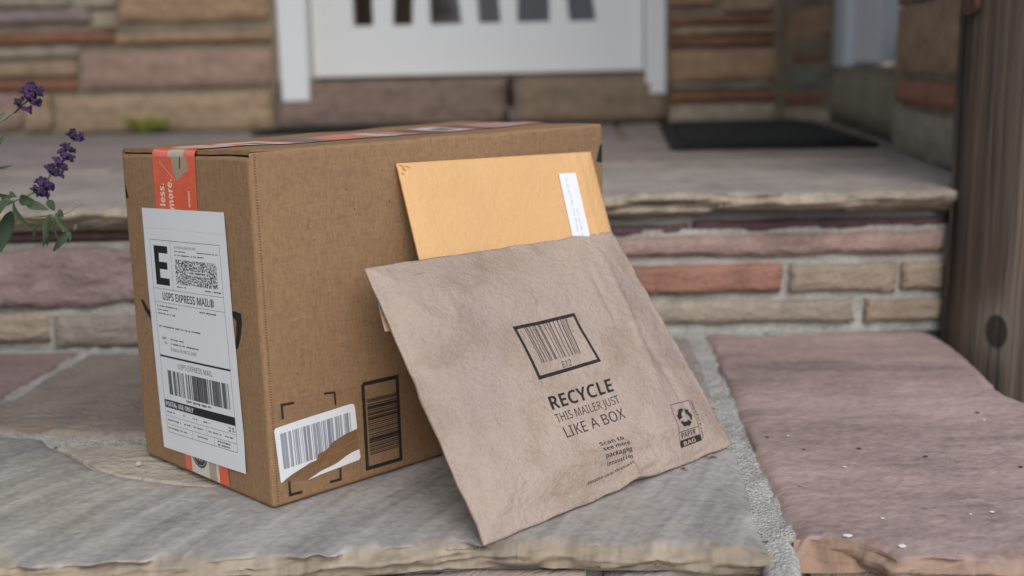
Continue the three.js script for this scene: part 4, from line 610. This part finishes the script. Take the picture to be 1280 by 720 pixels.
// --- brown paper mailer
{
  const P0 = V(-0.023, 0.001, -0.8386), ex = V(0.7045, -0.0091, -0.70965), ey = V(-0.42459, 0.79583, -0.43172), n = ex.clone().cross(ey).normalize(), MP = P0.clone();
  MP.addScaledVector(n, 0.007); const pl = (u, v, off = 0) => onPlane(u, v, MP.clone().addScaledVector(n, off), n);
  const tl = pl(455, 336), tr = pl(764, 290), br = onGround(915, 556, 0.002), bl = onGround(605, 682, 0.0015), base = bl.clone().lerp(br, 0.5); base.y = 0;
  const t = thing('paper_mailer', 'wrinkled brown kraft paper mailer with recycling print leaning in front', 'mailer', [base.x, 0, base.z]), wc = [tl, tr, br, bl], c = wc.map(p => p.clone().sub(base));
  // photo pixel -> s, t on the mailer (inverse bilinear by Newton steps)
  const at = (s, q) => wc[0].clone().lerp(wc[1], s).lerp(wc[3].clone().lerp(wc[2], s), q), off0 = 0.004;
  const inv = (u, v) => { const p = pl(u, v, off0); let s = 0.5, q = 0.5; for (let k = 0; k < 12; k++) { const f = at(s, q).sub(p), ds = at(s + 1e-4, q).sub(at(s, q)).multiplyScalar(1e4), dq = at(s, q + 1e-4).sub(at(s, q)).multiplyScalar(1e4); const a = ds.dot(ds), b = ds.dot(dq), d = dq.dot(dq), g1 = f.dot(ds), g2 = f.dot(dq), D = a * d - b * b; s -= (d * g1 - b * g2) / D; q -= (a * g2 - b * g1) / D; } return [s, q]; };
  const cw = 2048, ch = 1600, cv = canvas(cw, ch), x = cv.getContext('2d'), P = (u, v) => { const [s, q] = inv(u, v); return [s * cw, q * ch]; }, Q = (cx, cy) => P(600 + cx / 2.881, 370 + cy / 2.881);
  paint(x, cw, ch, (u, v) => { const a = u * 0.316, b = v * 0.24, f = nFine(a * 7, b * 7), l = 1 + 0.06 * f + 0.07 * nA(a * 3, b * 3) + 0.08 * nC(a * 4 + 0.2, b * 4) + 0.06 * nB(a * 6, b * 6), w = sst(0.22, 0.0, Math.abs(nA(a * 1.9 + 0.3, b * 2.3))) * 0.09; return [0.375 * (l - w), 0.288 * (l - w * 1.3), 0.232 * (l - w * 1.6)]; });
  const V2 = (a, b) => [b[0] - a[0], b[1] - a[1]];
  // barcode frame
  stroke(x, [Q(118, 122), Q(331, 73), Q(418, 240), Q(209, 299), Q(118, 122), Q(331, 73)], 21, ink);
  { const r = rng(3), A = (t2) => Q(lerp(152, 312, t2), lerp(120, 84, t2)), B = (t2) => Q(lerp(217, 362, t2), lerp(247, 210, t2)); let a = 0; while (a < 1) { const w = 0.006 + r() * 0.013; if (r() < 0.6) { const k = 0.9 + 0.1 * r(); poly(x, [A(a), A(Math.min(1, a + w)), B(Math.min(1, a + w)), B(a)], ink); void k; } a += w + 0.008; } }
  const T = (s, bx0, by0, bx1, by1, ux, uy, f) => { const p0 = Q(bx0, by0), p1 = Q(bx1, by1), pu = Q(ux, uy); textOn(x, s, p0, p1, V2(p0, pu), f); };
  T('E12', 290, 265, 325, 255, 283, 243, '$ sans-serif');
  T('RECYCLE', 252, 415, 478, 347, 234, 368, 'bold $ sans-serif'); T('THIS MAILER JUST', 275, 459, 499, 389, 262, 431, '$ sans-serif'); T('LIKE A BOX', 305, 515, 521, 442, 288, 478, '$ sans-serif');
  const bf = 'bold $ sans-serif'; T('Scan to', 427, 546, 514, 520, 421, 532, bf); T('see more', 437, 566, 532, 540, 431, 552, bf); T('packaging', 448, 588, 545, 560, 442, 574, bf); T('innovations', 460, 613, 554, 582, 454, 599, bf); T('amazon.com/thismailer', 398, 674, 562, 606, 393, 664, bf);
  // recycling symbol panel
  stroke(x, [Q(674, 401), Q(742, 381), Q(798, 519), Q(724, 547), Q(674, 401)], 4, ink); stroke(x, [Q(709, 498), Q(778, 474)], 4, ink); poly(x, [Q(718, 524), Q(788, 499), Q(798, 519), Q(724, 547)], ink); T('PAPER', 722, 517, 775, 498, 715, 500, bf);
  { const p0 = Q(733, 541), p1 = Q(778, 523), pu = Q(728, 528); textOn(x, 'BAG', p0, p1, V2(p0, pu), bf, '#b99274'); }
  { const o = Q(727, 443), eX = V2(o, Q(755, 434)), eY = V2(o, Q(715, 408)), M = (a, b) => [o[0] + a * eX[0] + b * eY[0], o[1] + a * eX[1] + b * eY[1]]; // three chasing arrows
    for (let k = 0; k < 3; k++) { const R = (a, b) => { const q = k * 2 * Math.PI / 3; return M(a * Math.cos(q) - b * Math.sin(q), a * Math.sin(q) + b * Math.cos(q)); }; poly(x, [R(-0.80, -0.40), R(-0.52, -0.88), R(0.08, -0.88), R(0.08, -0.46), R(-0.40, -0.46), R(-0.56, -0.24)], ink); poly(x, [R(0.08, -1.04), R(0.58, -0.66), R(0.08, -0.28)], ink); } }
  { const r = rng(6); for (let k = 0; k < 26; k++) { const t2 = k / 26, a = Q(lerp(748, 802, t2), lerp(383, 517, t2)), b = Q(lerp(757, 811, t2), lerp(380, 513, t2)); if (r() < 0.8) stroke(x, [a, [lerp(a[0], b[0], 0.5 + r() * 0.5), lerp(a[1], b[1], 0.5 + r() * 0.5)]], 5, 'rgba(27,24,21,0.75)'); } }
  const segs = []; { const r = rng(41); for (let i = 0; i < 58; i++) { const rt = r() < 0.55, cx = rt ? 0.55 + r() * 0.45 : r(), cy = rt ? 0.1 + r() * 0.9 : (r() < 0.5 ? 0.7 + r() * 0.3 : r()), an = (rt ? 1.15 : 0.5) + (r() - 0.5) * 1.9, L = 0.05 + r() * r() * 0.28; segs.push([cx - Math.cos(an) * L / 2, cy - Math.sin(an) * L / 2, Math.cos(an), Math.sin(an), L, (0.006 + r() * 0.016), (r() - 0.5) * (0.25 + 0.6 * r())]); } }
  const bump = dataTex(900, 900, (u, v0) => { const v = 1 - v0; let h = 0; const wu = u + 0.012 * nC(u, v), wv = v + 0.012 * nC(v + 0.3, u); for (const [x0, y0, dx, dy, L, w, am] of segs) { const px = wu - x0, py = wv - y0, t = px * dx + py * dy; if (t < 0 || t > L) continue; const d = Math.abs(-px * dy + py * dx); if (d < w * 3) h += am * Math.sin(Math.PI * t / L) * Math.exp(-d / w) ; } return 0.5 + 0.32 * h + 0.16 * (crump(u, v, 1.7, 5) - 0.33) + 0.05 * (crump(u * 1.2, v, 4.2, 9) - 0.33) + 0.035 * nFine(u, v) + 0.07 * nC(u * 1.5, v * 1.5); }, false);
  // folds: a tucked pleat at the lower edge, long soft creases down the right side
  const [ks, kq] = inv(800, 598), crease = (s, q, s0, q0, s1, q1, w) => { const dx = s1 - s0, dy = q1 - q0, L2 = dx * dx + dy * dy, k = clamp(((s - s0) * dx + (q - q0) * dy) / L2), d = Math.hypot(s - s0 - k * dx, (q - q0 - k * dy) * 0.76); return Math.exp(-((d / w) ** 2)) * Math.sin(Math.PI * clamp(0.08 + 0.84 * k)); };
  const ID = (u, v) => inv(u, v), cr = [[ID(745, 310), ID(830, 505), 0.016, 0.0025], [ID(730, 330), ID(775, 420), 0.012, -0.002], [ID(690, 590), ID(860, 530), 0.018, 0.003], [ID(640, 640), ID(800, 590), 0.014, -0.0025], [ID(760, 600), ID(905, 548), 0.012, 0.002], [ID(480, 350), ID(560, 420), 0.02, 0.0015], [ID(790, 400), ID(870, 540), 0.015, -0.002], [ID(800, 598), ID(775, 560), 0.01, 0.004], [ID(800, 598), ID(835, 568), 0.008, -0.003], [ID(560, 430), ID(640, 600), 0.03, -0.0015], [ID(520, 400), ID(700, 360), 0.03, 0.0012]];
  const lift = (s, q) => { let h = 0; for (const [a, b, w, am] of cr) h += am * crease(s, q, a[0], a[1], b[0], b[1], w); return h; };
  const front = (s, q) => 0.0014 + 0.006 * edgeIn(s, q, 0.16) + 0.0018 * edgeIn(s, q, 0.12) * fbm(s * 6, q * 5, 2, 3) + (0.005 * (crump(s, q, 1.0, 3) - 0.3) + 0.0008 * (crump(s, q, 3.1, 7) - 0.3)) * edgeIn(s, q, 0.06) + lift(s, q) + 0.0025 * sst(0.06, 0, Math.hypot((s - ks), (q - 1) * 0.8)) , back = (s, q) => 0.0008 + 0.004 * edgeIn(s, q, 0.2) - lift(s, q) * (1 - edgeIn(s, q, 0.06));
  const g = pouch(c, n, 150, 120, front, back);
  { // edges wander a little; the lower edge lifts at the pleat
    const p = g.attributes.position, u = g.attributes.uv; for (let i = 0; i < p.count; i++) { const s = u.getX(i), q = 1 - u.getY(i), e = 1 - edgeIn(s, q, 0.03), k = 0.0035 * sst(0.10, 0, Math.abs(s - ks)) * sst(0.9, 1, q), j = 0.0009 * e; p.setXYZ(i, p.getX(i) + ex.x * j * n3(s * 14, q * 14, 1), Math.max(0.0008, p.getY(i) + k * 1.2 + j * n3(s * 16, q * 16, 2)), p.getZ(i) + ex.z * j * n3(s * 14, q * 14, 1)); } g.computeVertexNormals(); }
  const mm = mat({ map: canvasTex(cv), bumpMap: bump, bumpScale: 0.013, roughness: 0.66 }); part('mailer_body', g, mm, t);
  // the seam flap folded to the back, its corner showing past the left edge
  const fp = [[470, 372], [520, 372], [525, 416], [482, 416]].map(([u, v]) => pl(u, v, -0.006).sub(base)); fp[0].copy(pl(466, 355, -0.005).sub(base)); fp[3].copy(pl(481, 414, -0.008).sub(base));
  part('back_flap', pouch(fp, n, 4, 4, () => 0.0003, () => 0.0003), mat({ color: lin(0.46, 0.31, 0.20), roughness: 0.8 }), t);
}

// ------------------------------------------------------------------ sage plant reaching in from the bed at the left
{
  const D = 1.1, root = V(-0.86, LOW, -1.12), t = thing('sage_plant', 'purple flowering sage with grey green leaves reaching in beside the step', 'plant', [root.x, root.y, root.z]);
  const L = (u, v, d = D) => atDepth(u, v, d).sub(root), green = [lin(0.035, 0.062, 0.022), lin(0.055, 0.088, 0.035), lin(0.10, 0.135, 0.075)].map(c => new THREE.MeshPhysicalMaterial({ color: c, roughness: 0.75, transmission: 0.12, thickness: 0 })), stemM = mat({ color: lin(0.20, 0.22, 0.12), roughness: 0.8 }), dryM = mat({ color: lin(0.30, 0.21, 0.13), roughness: 0.9 }), r = rng(14);
  const stem = (pts, r0, r1, m = stemM) => part('stem', tube(pts, r0, r1, 6, 5), m, t);
  stem([V(0, 0, 0), V(0.10, 0.16, 0.0), V(0.22, 0.30, 0.01), L(-60, 215), L(-10, 160), L(14, 143), L(38, 120)], 0.004, 0.0012);
  stem([V(0.02, 0, 0.02), V(0.13, 0.14, 0.02), L(-90, 300), L(-25, 272), L(16, 252), L(34, 244), L(50, 238), L(66, 215), L(80, 198), L(92, 176)], 0.004, 0.0009);
  stem([V(0.0, 0, -0.02), V(0.16, 0.12, 0.04), L(-80, 330, 1.13), L(-10, 280, 1.12), L(40, 272, 1.1), L(62, 265, 1.1), L(80, 290, 1.1)], 0.0035, 0.001);
  stem([L(40, 273, 1.1), L(60, 272, 1.1), L(82, 267, 1.11), L(95, 260, 1.12), L(104, 254, 1.13)], 0.0008, 0.0003, dryM);
  // a leaf: lance-shaped blade, folded along its rib and bent down at the tip
  function leaf(a, b, w, bend = 0.15, k = 1, roll = 0) {
    const ax = b.clone().sub(a), len = ax.length(); ax.normalize(); const view = cBack.clone().applyAxisAngle(ax, roll), side = ax.clone().cross(view).normalize(), up = side.clone().cross(ax).normalize(), pos = [], uv = [], idx = [], n = 9;
    for (let i = 0; i <= n; i++) { const s = i / n, hw = w / 2 * Math.pow(Math.sin(Math.PI * Math.pow(s * 0.985 + 0.012, 0.75)), 0.85), c = a.clone().addScaledVector(ax, len * s).addScaledVector(up, Math.sin(Math.PI * s) * len * bend); for (const q of [-1, -0.5, 0, 0.5, 1]) { const p = c.clone().addScaledVector(side, q * hw).addScaledVector(up, Math.abs(q) * hw * 0.35 + 0.0006 * n3(i * 0.9, q * 2, len * 90)); pos.push(p.x, p.y, p.z); uv.push(q, s); } }
    for (let i = 0; i < n; i++) for (let j = 0; j < 4; j++) { const m = i * 5 + j; idx.push(m, m + 1, m + 5, m + 1, m + 6, m + 5); } return part('leaf', geoFrom(pos, idx, uv), green[k], t);
  }
  const px = (u0, v0, u1, v1, w, bend, k, roll, d0 = D, d1 = D) => leaf(L(u0, v0, d0), L(u1, v1, d1), w / F * D, bend, k, roll);
  px(14, 250, -16, 290, 22, 0.12, 1, 0.3, 1.1, 1.07); px(14, 264, 1, 316, 17, 0.08, 0, -0.3, 1.11, 1.1); px(18, 250, 41, 287, 11, 0.10, 1, 0.5, 1.1, 1.07); px(24, 248, 45, 252, 14, 0.2, 0, 0.2); px(34, 257, 61, 263, 12, 0.15, 1, -0.4); px(2, 250, 14, 246, 10, 0.2, 2, 0.4); px(-8, 240, 21, 246, 6, 0.12, 1, 0.6); px(12, 240, 21, 247, 6, 0.1, 1, 0);
  px(63, 267, 59, 309, 11, 0.08, 0, 0.3); px(55, 273, 42, 301, 8, 0.12, 0, 0.6); px(70, 266, 87, 292, 9, 0.1, 1, 0.2); px(86, 289, 66, 315, 9, 0.12, 0, -0.3); px(64, 288, 54, 309, 9, 0.1, 0, 0.5); px(74, 262, 79, 272, 7, 0.1, 0, 0); px(60, 250, 68, 264, 10, 0.15, 0, -0.4); px(92, 288, 96, 279, 4, 0.1, 2, 0.3); px(70, 270, 74, 300, 7, 0.1, 1, 0.8); px(84, 288, 88, 302, 6, 0.1, 1, -0.5);
  px(-10, 208, 17, 206, 5, 0.15, 2, 0.8); px(-6, 184, 7, 168, 6, 0.1, 1, 0.4); px(-4, 150, 7, 141, 5, 0.1, 2, 0.2);
  for (let i = 0; i < 16; i++) { const a = L(-160 + r() * 130, 230 + r() * 190, 1.08 + r() * 0.12); leaf(a, a.clone().add(V((r() - 0.4) * 0.05, -0.02 - r() * 0.035, (r() - 0.5) * 0.05)), 0.010 + r() * 0.006, 0.12, i % 3, r() * 2 - 1); }
  // flowers
  const petal = [lin(0.050, 0.024, 0.080), lin(0.032, 0.018, 0.052), lin(0.075, 0.026, 0.12)].map(c => mat({ color: c, roughness: 0.85 })), calyx = mat({ color: lin(0.06, 0.025, 0.085), roughness: 0.95 });
  function floret(spike, p, dir, size, k) {
    const g = [], q = new THREE.Quaternion().setFromUnitVectors(V(0, 1, 0), dir.clone().normalize());
    const body = new THREE.LatheGeometry([[0.0003, 0], [0.16, 0.12], [0.24, 0.4], [0.21, 0.62], [0.3, 0.8], [0.42, 0.9]].map(a => new THREE.Vector2(a[0], a[1])), 9), bp = body.attributes.position; for (let i = 0; i < bp.count; i++) { const s = 1 + 0.25 * n3(bp.getX(i) * 5 + size * 900, bp.getY(i) * 4, bp.getZ(i) * 5 + k); bp.setXYZ(i, bp.getX(i) * s, bp.getY(i) * (1 + 0.12 * n3(i * 1.3, k, 2)), bp.getZ(i) * s); } g.push(body);
    for (let j = 0; j < 4; j++) { const a = j * 1.571 + k, pg = new THREE.SphereGeometry(0.3, 7, 5); pg.scale(1, 0.5, 0.75); pg.translate(0.28, 0.95 + 0.12 * (j % 2), 0); pg.rotateY(a); const pp = pg.attributes.position; for (let i = 0; i < pp.count; i++) { const w = 0.09; pp.setXYZ(i, pp.getX(i) + w * n3(pp.getX(i) * 9, pp.getY(i) * 9, k + j), pp.getY(i) + w * n3(pp.getY(i) * 9, pp.getZ(i) * 9, k), pp.getZ(i) + w * n3(pp.getZ(i) * 9, pp.getX(i) * 9, j)); } g.push(pg); }
    const m = mergeGeometries(g.map(a => a.index ? a.toNonIndexed() : a)); m.deleteAttribute('uv'); m.scale(size, size, size); m.applyQuaternion(q); m.translate(p.x, p.y, p.z); m.computeVertexNormals(); return part('floret', m, petal[k % 3], spike);
  }
  function spike(pts, sizes, label) {
    const c = new THREE.CatmullRomCurve3(pts), s = part('flower_spike', tube(pts, 0.0012, 0.0006, 6, 6), calyx, t); s.userData.label = label; let k = 0;
    sizes.forEach(([f, n, sz]) => { const p = c.getPointAt(f), ax = c.getTangentAt(f); for (let i = 0; i < n; i++) { const a = i / n * 6.283 + f * 9, side = ax.clone().cross(V(0.2, 0.3, 1)).normalize().applyAxisAngle(ax, a), dir = side.multiplyScalar(0.8).addScaledVector(ax, 0.45 + 0.3 * r()).normalize(); floret(s, p.clone().addScaledVector(dir, 0.0012), dir, sz * (0.8 + 0.4 * r()), k++); } });
  }
  spike([L(46, 246), L(52, 236), L(66, 215), L(80, 198), L(94, 170)], [[0.02, 5, 0.0072], [0.14, 6, 0.0078], [0.36, 6, 0.0074], [0.5, 5, 0.0068], [0.64, 6, 0.0074], [0.76, 4, 0.006], [0.93, 5, 0.0064], [1, 2, 0.0055]], 'long drooping purple flower spike');
  spike([L(18, 141), L(28, 131), L(36, 124), L(41, 114)], [[0.25, 3, 0.0075], [0.62, 6, 0.0085], [0.85, 6, 0.0085], [1, 3, 0.006]], 'short purple flower head');
}
// ------------------------------------------------------------------ shrubs in the bed at the left: they keep the sky from the end of the box
for (const [bx, bz, R, hh, sd, lab] of [[-1.55, -0.75, 0.7, 2.7, 61, 'tall dense green shrub in the bed left of the step'], [-1.5, 0.4, 0.75, 2.9, 62, 'tall green shrub beside the concrete path'], [-1.5, 1.6, 0.75, 2.7, 63, 'broad green shrub farther along the concrete path']]) {
  const t = thing('shrub', lab, 'shrub', [bx, LOW, bz]), r = rng(sd), m = new THREE.MeshPhysicalMaterial({ color: lin(0.06, 0.09, 0.035), roughness: 0.8, transmission: 0.15, thickness: 0, side: THREE.DoubleSide }), pos = [], idx = [];
  const tw = []; for (let i = 0; i < 9; i++) { const a = r() * 6.28, q = R * 0.7 * r(); tw.push(tube([V(Math.cos(a) * 0.04, 0, Math.sin(a) * 0.04), V(Math.cos(a) * q * 0.5, hh * 0.4, Math.sin(a) * q * 0.5), V(Math.cos(a) * q, hh * (0.6 + 0.3 * r()), Math.sin(a) * q)], 0.012, 0.003, 5, 3)); } part('trunk', mergeGeometries(tw), mat({ color: lin(0.12, 0.085, 0.055) }), t);
  for (let i = 0; i < 20000; i++) { const y = Math.pow(r(), 0.8), a = r() * 6.283, lump = 0.85 + 0.3 * n3(Math.cos(a) * 2 + sd, y * 4, Math.sin(a) * 2), q = R * lump * Math.sqrt(Math.max(0, 1 - (y * 1.9 - 0.95) ** 2 * 0.98)) * Math.pow(r(), 0.35), c = V(Math.cos(a) * q, 0.08 + y * hh, Math.sin(a) * q), d = V(r() - 0.5, r() - 0.3, r() - 0.5).normalize(), e = V(r() - 0.5, r() - 0.5, r() - 0.5).cross(d).normalize(), L = 0.03 + r() * 0.025, w = L * 0.28, k = pos.length / 3, p1 = c.clone().addScaledVector(d, L * 0.5).addScaledVector(e, w), p2 = c.clone().addScaledVector(d, L * 0.5).addScaledVector(e, -w), p3 = c.clone().addScaledVector(d, L); pos.push(c.x, c.y, c.z, p1.x, p1.y, p1.z, p2.x, p2.y, p2.z, p3.x, p3.y, p3.z); idx.push(k, k + 1, k + 2, k + 1, k + 3, k + 2); }
  part('crown', geoFrom(pos, idx), m, t);
}
// ------------------------------------------------------------------ small things lying about
{
  // moss tuft at the foot of the wall
  const p = wallF.px(183, 161, 0.03), b = wallF.o.clone().addScaledVector(wallF.x, p[0]).addScaledVector(wallF.n, 0.06), t = thing('weed', 'small yellow green weed growing at the foot of the stone wall', 'weed', [b.x, RH, b.z]), r = rng(3), m = [lin(0.22, 0.23, 0.03), lin(0.16, 0.19, 0.03)].map(c => mat({ color: c }));
  for (let i = 0; i < 34; i++) { const a = r() * 6.28, q = 0.012 + r() * 0.03, h = 0.02 + r() * 0.04, w = 0.008, x = Math.cos(a) * q, z = Math.sin(a) * q * 0.6, x2 = x * 1.7, z2 = z * 1.7; part('leaf', geoFrom([x * 0.3, 0, z * 0.3, x2 - w, h * 0.7, z2, x2 + w, h * 0.7, z2 + w, x2 * 1.2, h, z2 * 1.2], [0, 2, 1, 1, 2, 3]), m[i % 2], t); }
  const chip = (name, label, u, v, sx, sy, sz, c, y = 0) => { const q = onGround(u, v, y), g = new THREE.IcosahedronGeometry(1, 1), a = g.attributes.position; for (let i = 0; i < a.count; i++) { const s = 1 + 0.35 * n3(a.getX(i) * 2 + u, a.getY(i) * 2, a.getZ(i) * 2); a.setXYZ(i, a.getX(i) * s * sx, Math.max(-0.8, a.getY(i) * s) * sy, a.getZ(i) * s * sz); } g.computeVertexNormals(); const o = part(name, g, mat({ color: lin(...c) }), scene); o.name = numbered(name); o.position.set(q.x, y + sy * 0.8, q.z); return tag(o, label, label.split(' ').pop() === 'box' ? 'pebble' : 'debris'); };
  chip('pebble', 'tiny pale pebble on the stone beside the cardboard box', 173, 582, 0.0026, 0.002, 0.002, [0.5, 0.42, 0.3]);
  chip('paint_fleck', 'larger white fleck on the front of the pink flagstone', 1059, 670, 0.0034, 0.0006, 0.0028, [0.72, 0.75, 0.72], 0.0006).userData.category = 'fleck';
  chip('paint_fleck', 'white fleck by the front edge of the pink flagstone', 1127, 683, 0.0032, 0.0006, 0.0026, [0.70, 0.73, 0.70], 0.0006).userData.category = 'fleck';
  for (const [u, v, s] of [[1056, 584, 0.0016], [1103, 648, 0.0012], [1240, 640, 0.0016], [1230, 525, 0.0014], [985, 545, 0.0012], [1213, 643, 0.001]]) { const f = chip('paint_fleck', 'small white fleck on the pink flagstone', u, v, s * 1.2, 0.0004, s, [0.68, 0.68, 0.64], 0.0006); f.userData.category = 'fleck'; f.userData.group = 'small white flecks on the pink flagstone'; }
  for (const [u, v, s] of [[1074, 561, 0.0018], [1222, 516, 0.0018], [959, 547, 0.0012], [1157, 571, 0.0016], [1005, 562, 0.001], [1276, 584, 0.0014]]) { const f = chip('grit', 'dark crumb of grit on the pink flagstone', u, v, s * 1.3, 0.0006, s, [0.06, 0.045, 0.035], 0.0006); f.userData.category = 'grit'; f.userData.group = 'dark crumbs on the pink flagstone'; }
  { const a = onGround(18, 537, 0.002), b2 = onGround(42, 536, 0.003), c = onGround(66, 533, 0.002), o = part('twig', tube([a, b2, c], 0.0012, 0.0007, 6, 4), mat({ color: lin(0.27, 0.17, 0.09) }), scene); tag(o, 'thin brown twig lying on the mortar joint of the step', 'twig'); }
  const dry = (u, v, L2, yaw) => { const q = onGround(u, v, 0), pos = [], idx = []; for (let i = 0; i <= 4; i++) for (const s of [-1, 0, 1]) pos.push((i / 4 - 0.5) * L2, 0.0012 + 0.002 * Math.abs(s) * Math.sin(i), s * L2 * 0.22 * Math.sin(Math.PI * (0.1 + 0.8 * i / 4))); for (let i = 0; i < 4; i++) for (let j = 0; j < 2; j++) { const k = i * 3 + j; idx.push(k, k + 1, k + 3, k + 1, k + 4, k + 3); } const o = part('dry_leaf', geoFrom(pos, idx), mat({ color: lin(0.30, 0.20, 0.12) }), scene); o.name = numbered('dry_leaf'); o.position.set(q.x, 0, q.z); o.rotation.y = yaw; return o; };
  tag(dry(890, 573, 0.010, 0.5), 'curled scrap of dry leaf beside the lower corner of the paper mailer', 'leaf'); tag(dry(856, 588, 0.007, -0.6), 'small scrap of dry leaf under the lower edge of the paper mailer', 'leaf'); tag(dry(892, 513, 0.009, 0.2), 'brown scrap of dry leaf on the mortar joint by the mailer', 'leaf');
}
renderer.render(scene, camera);
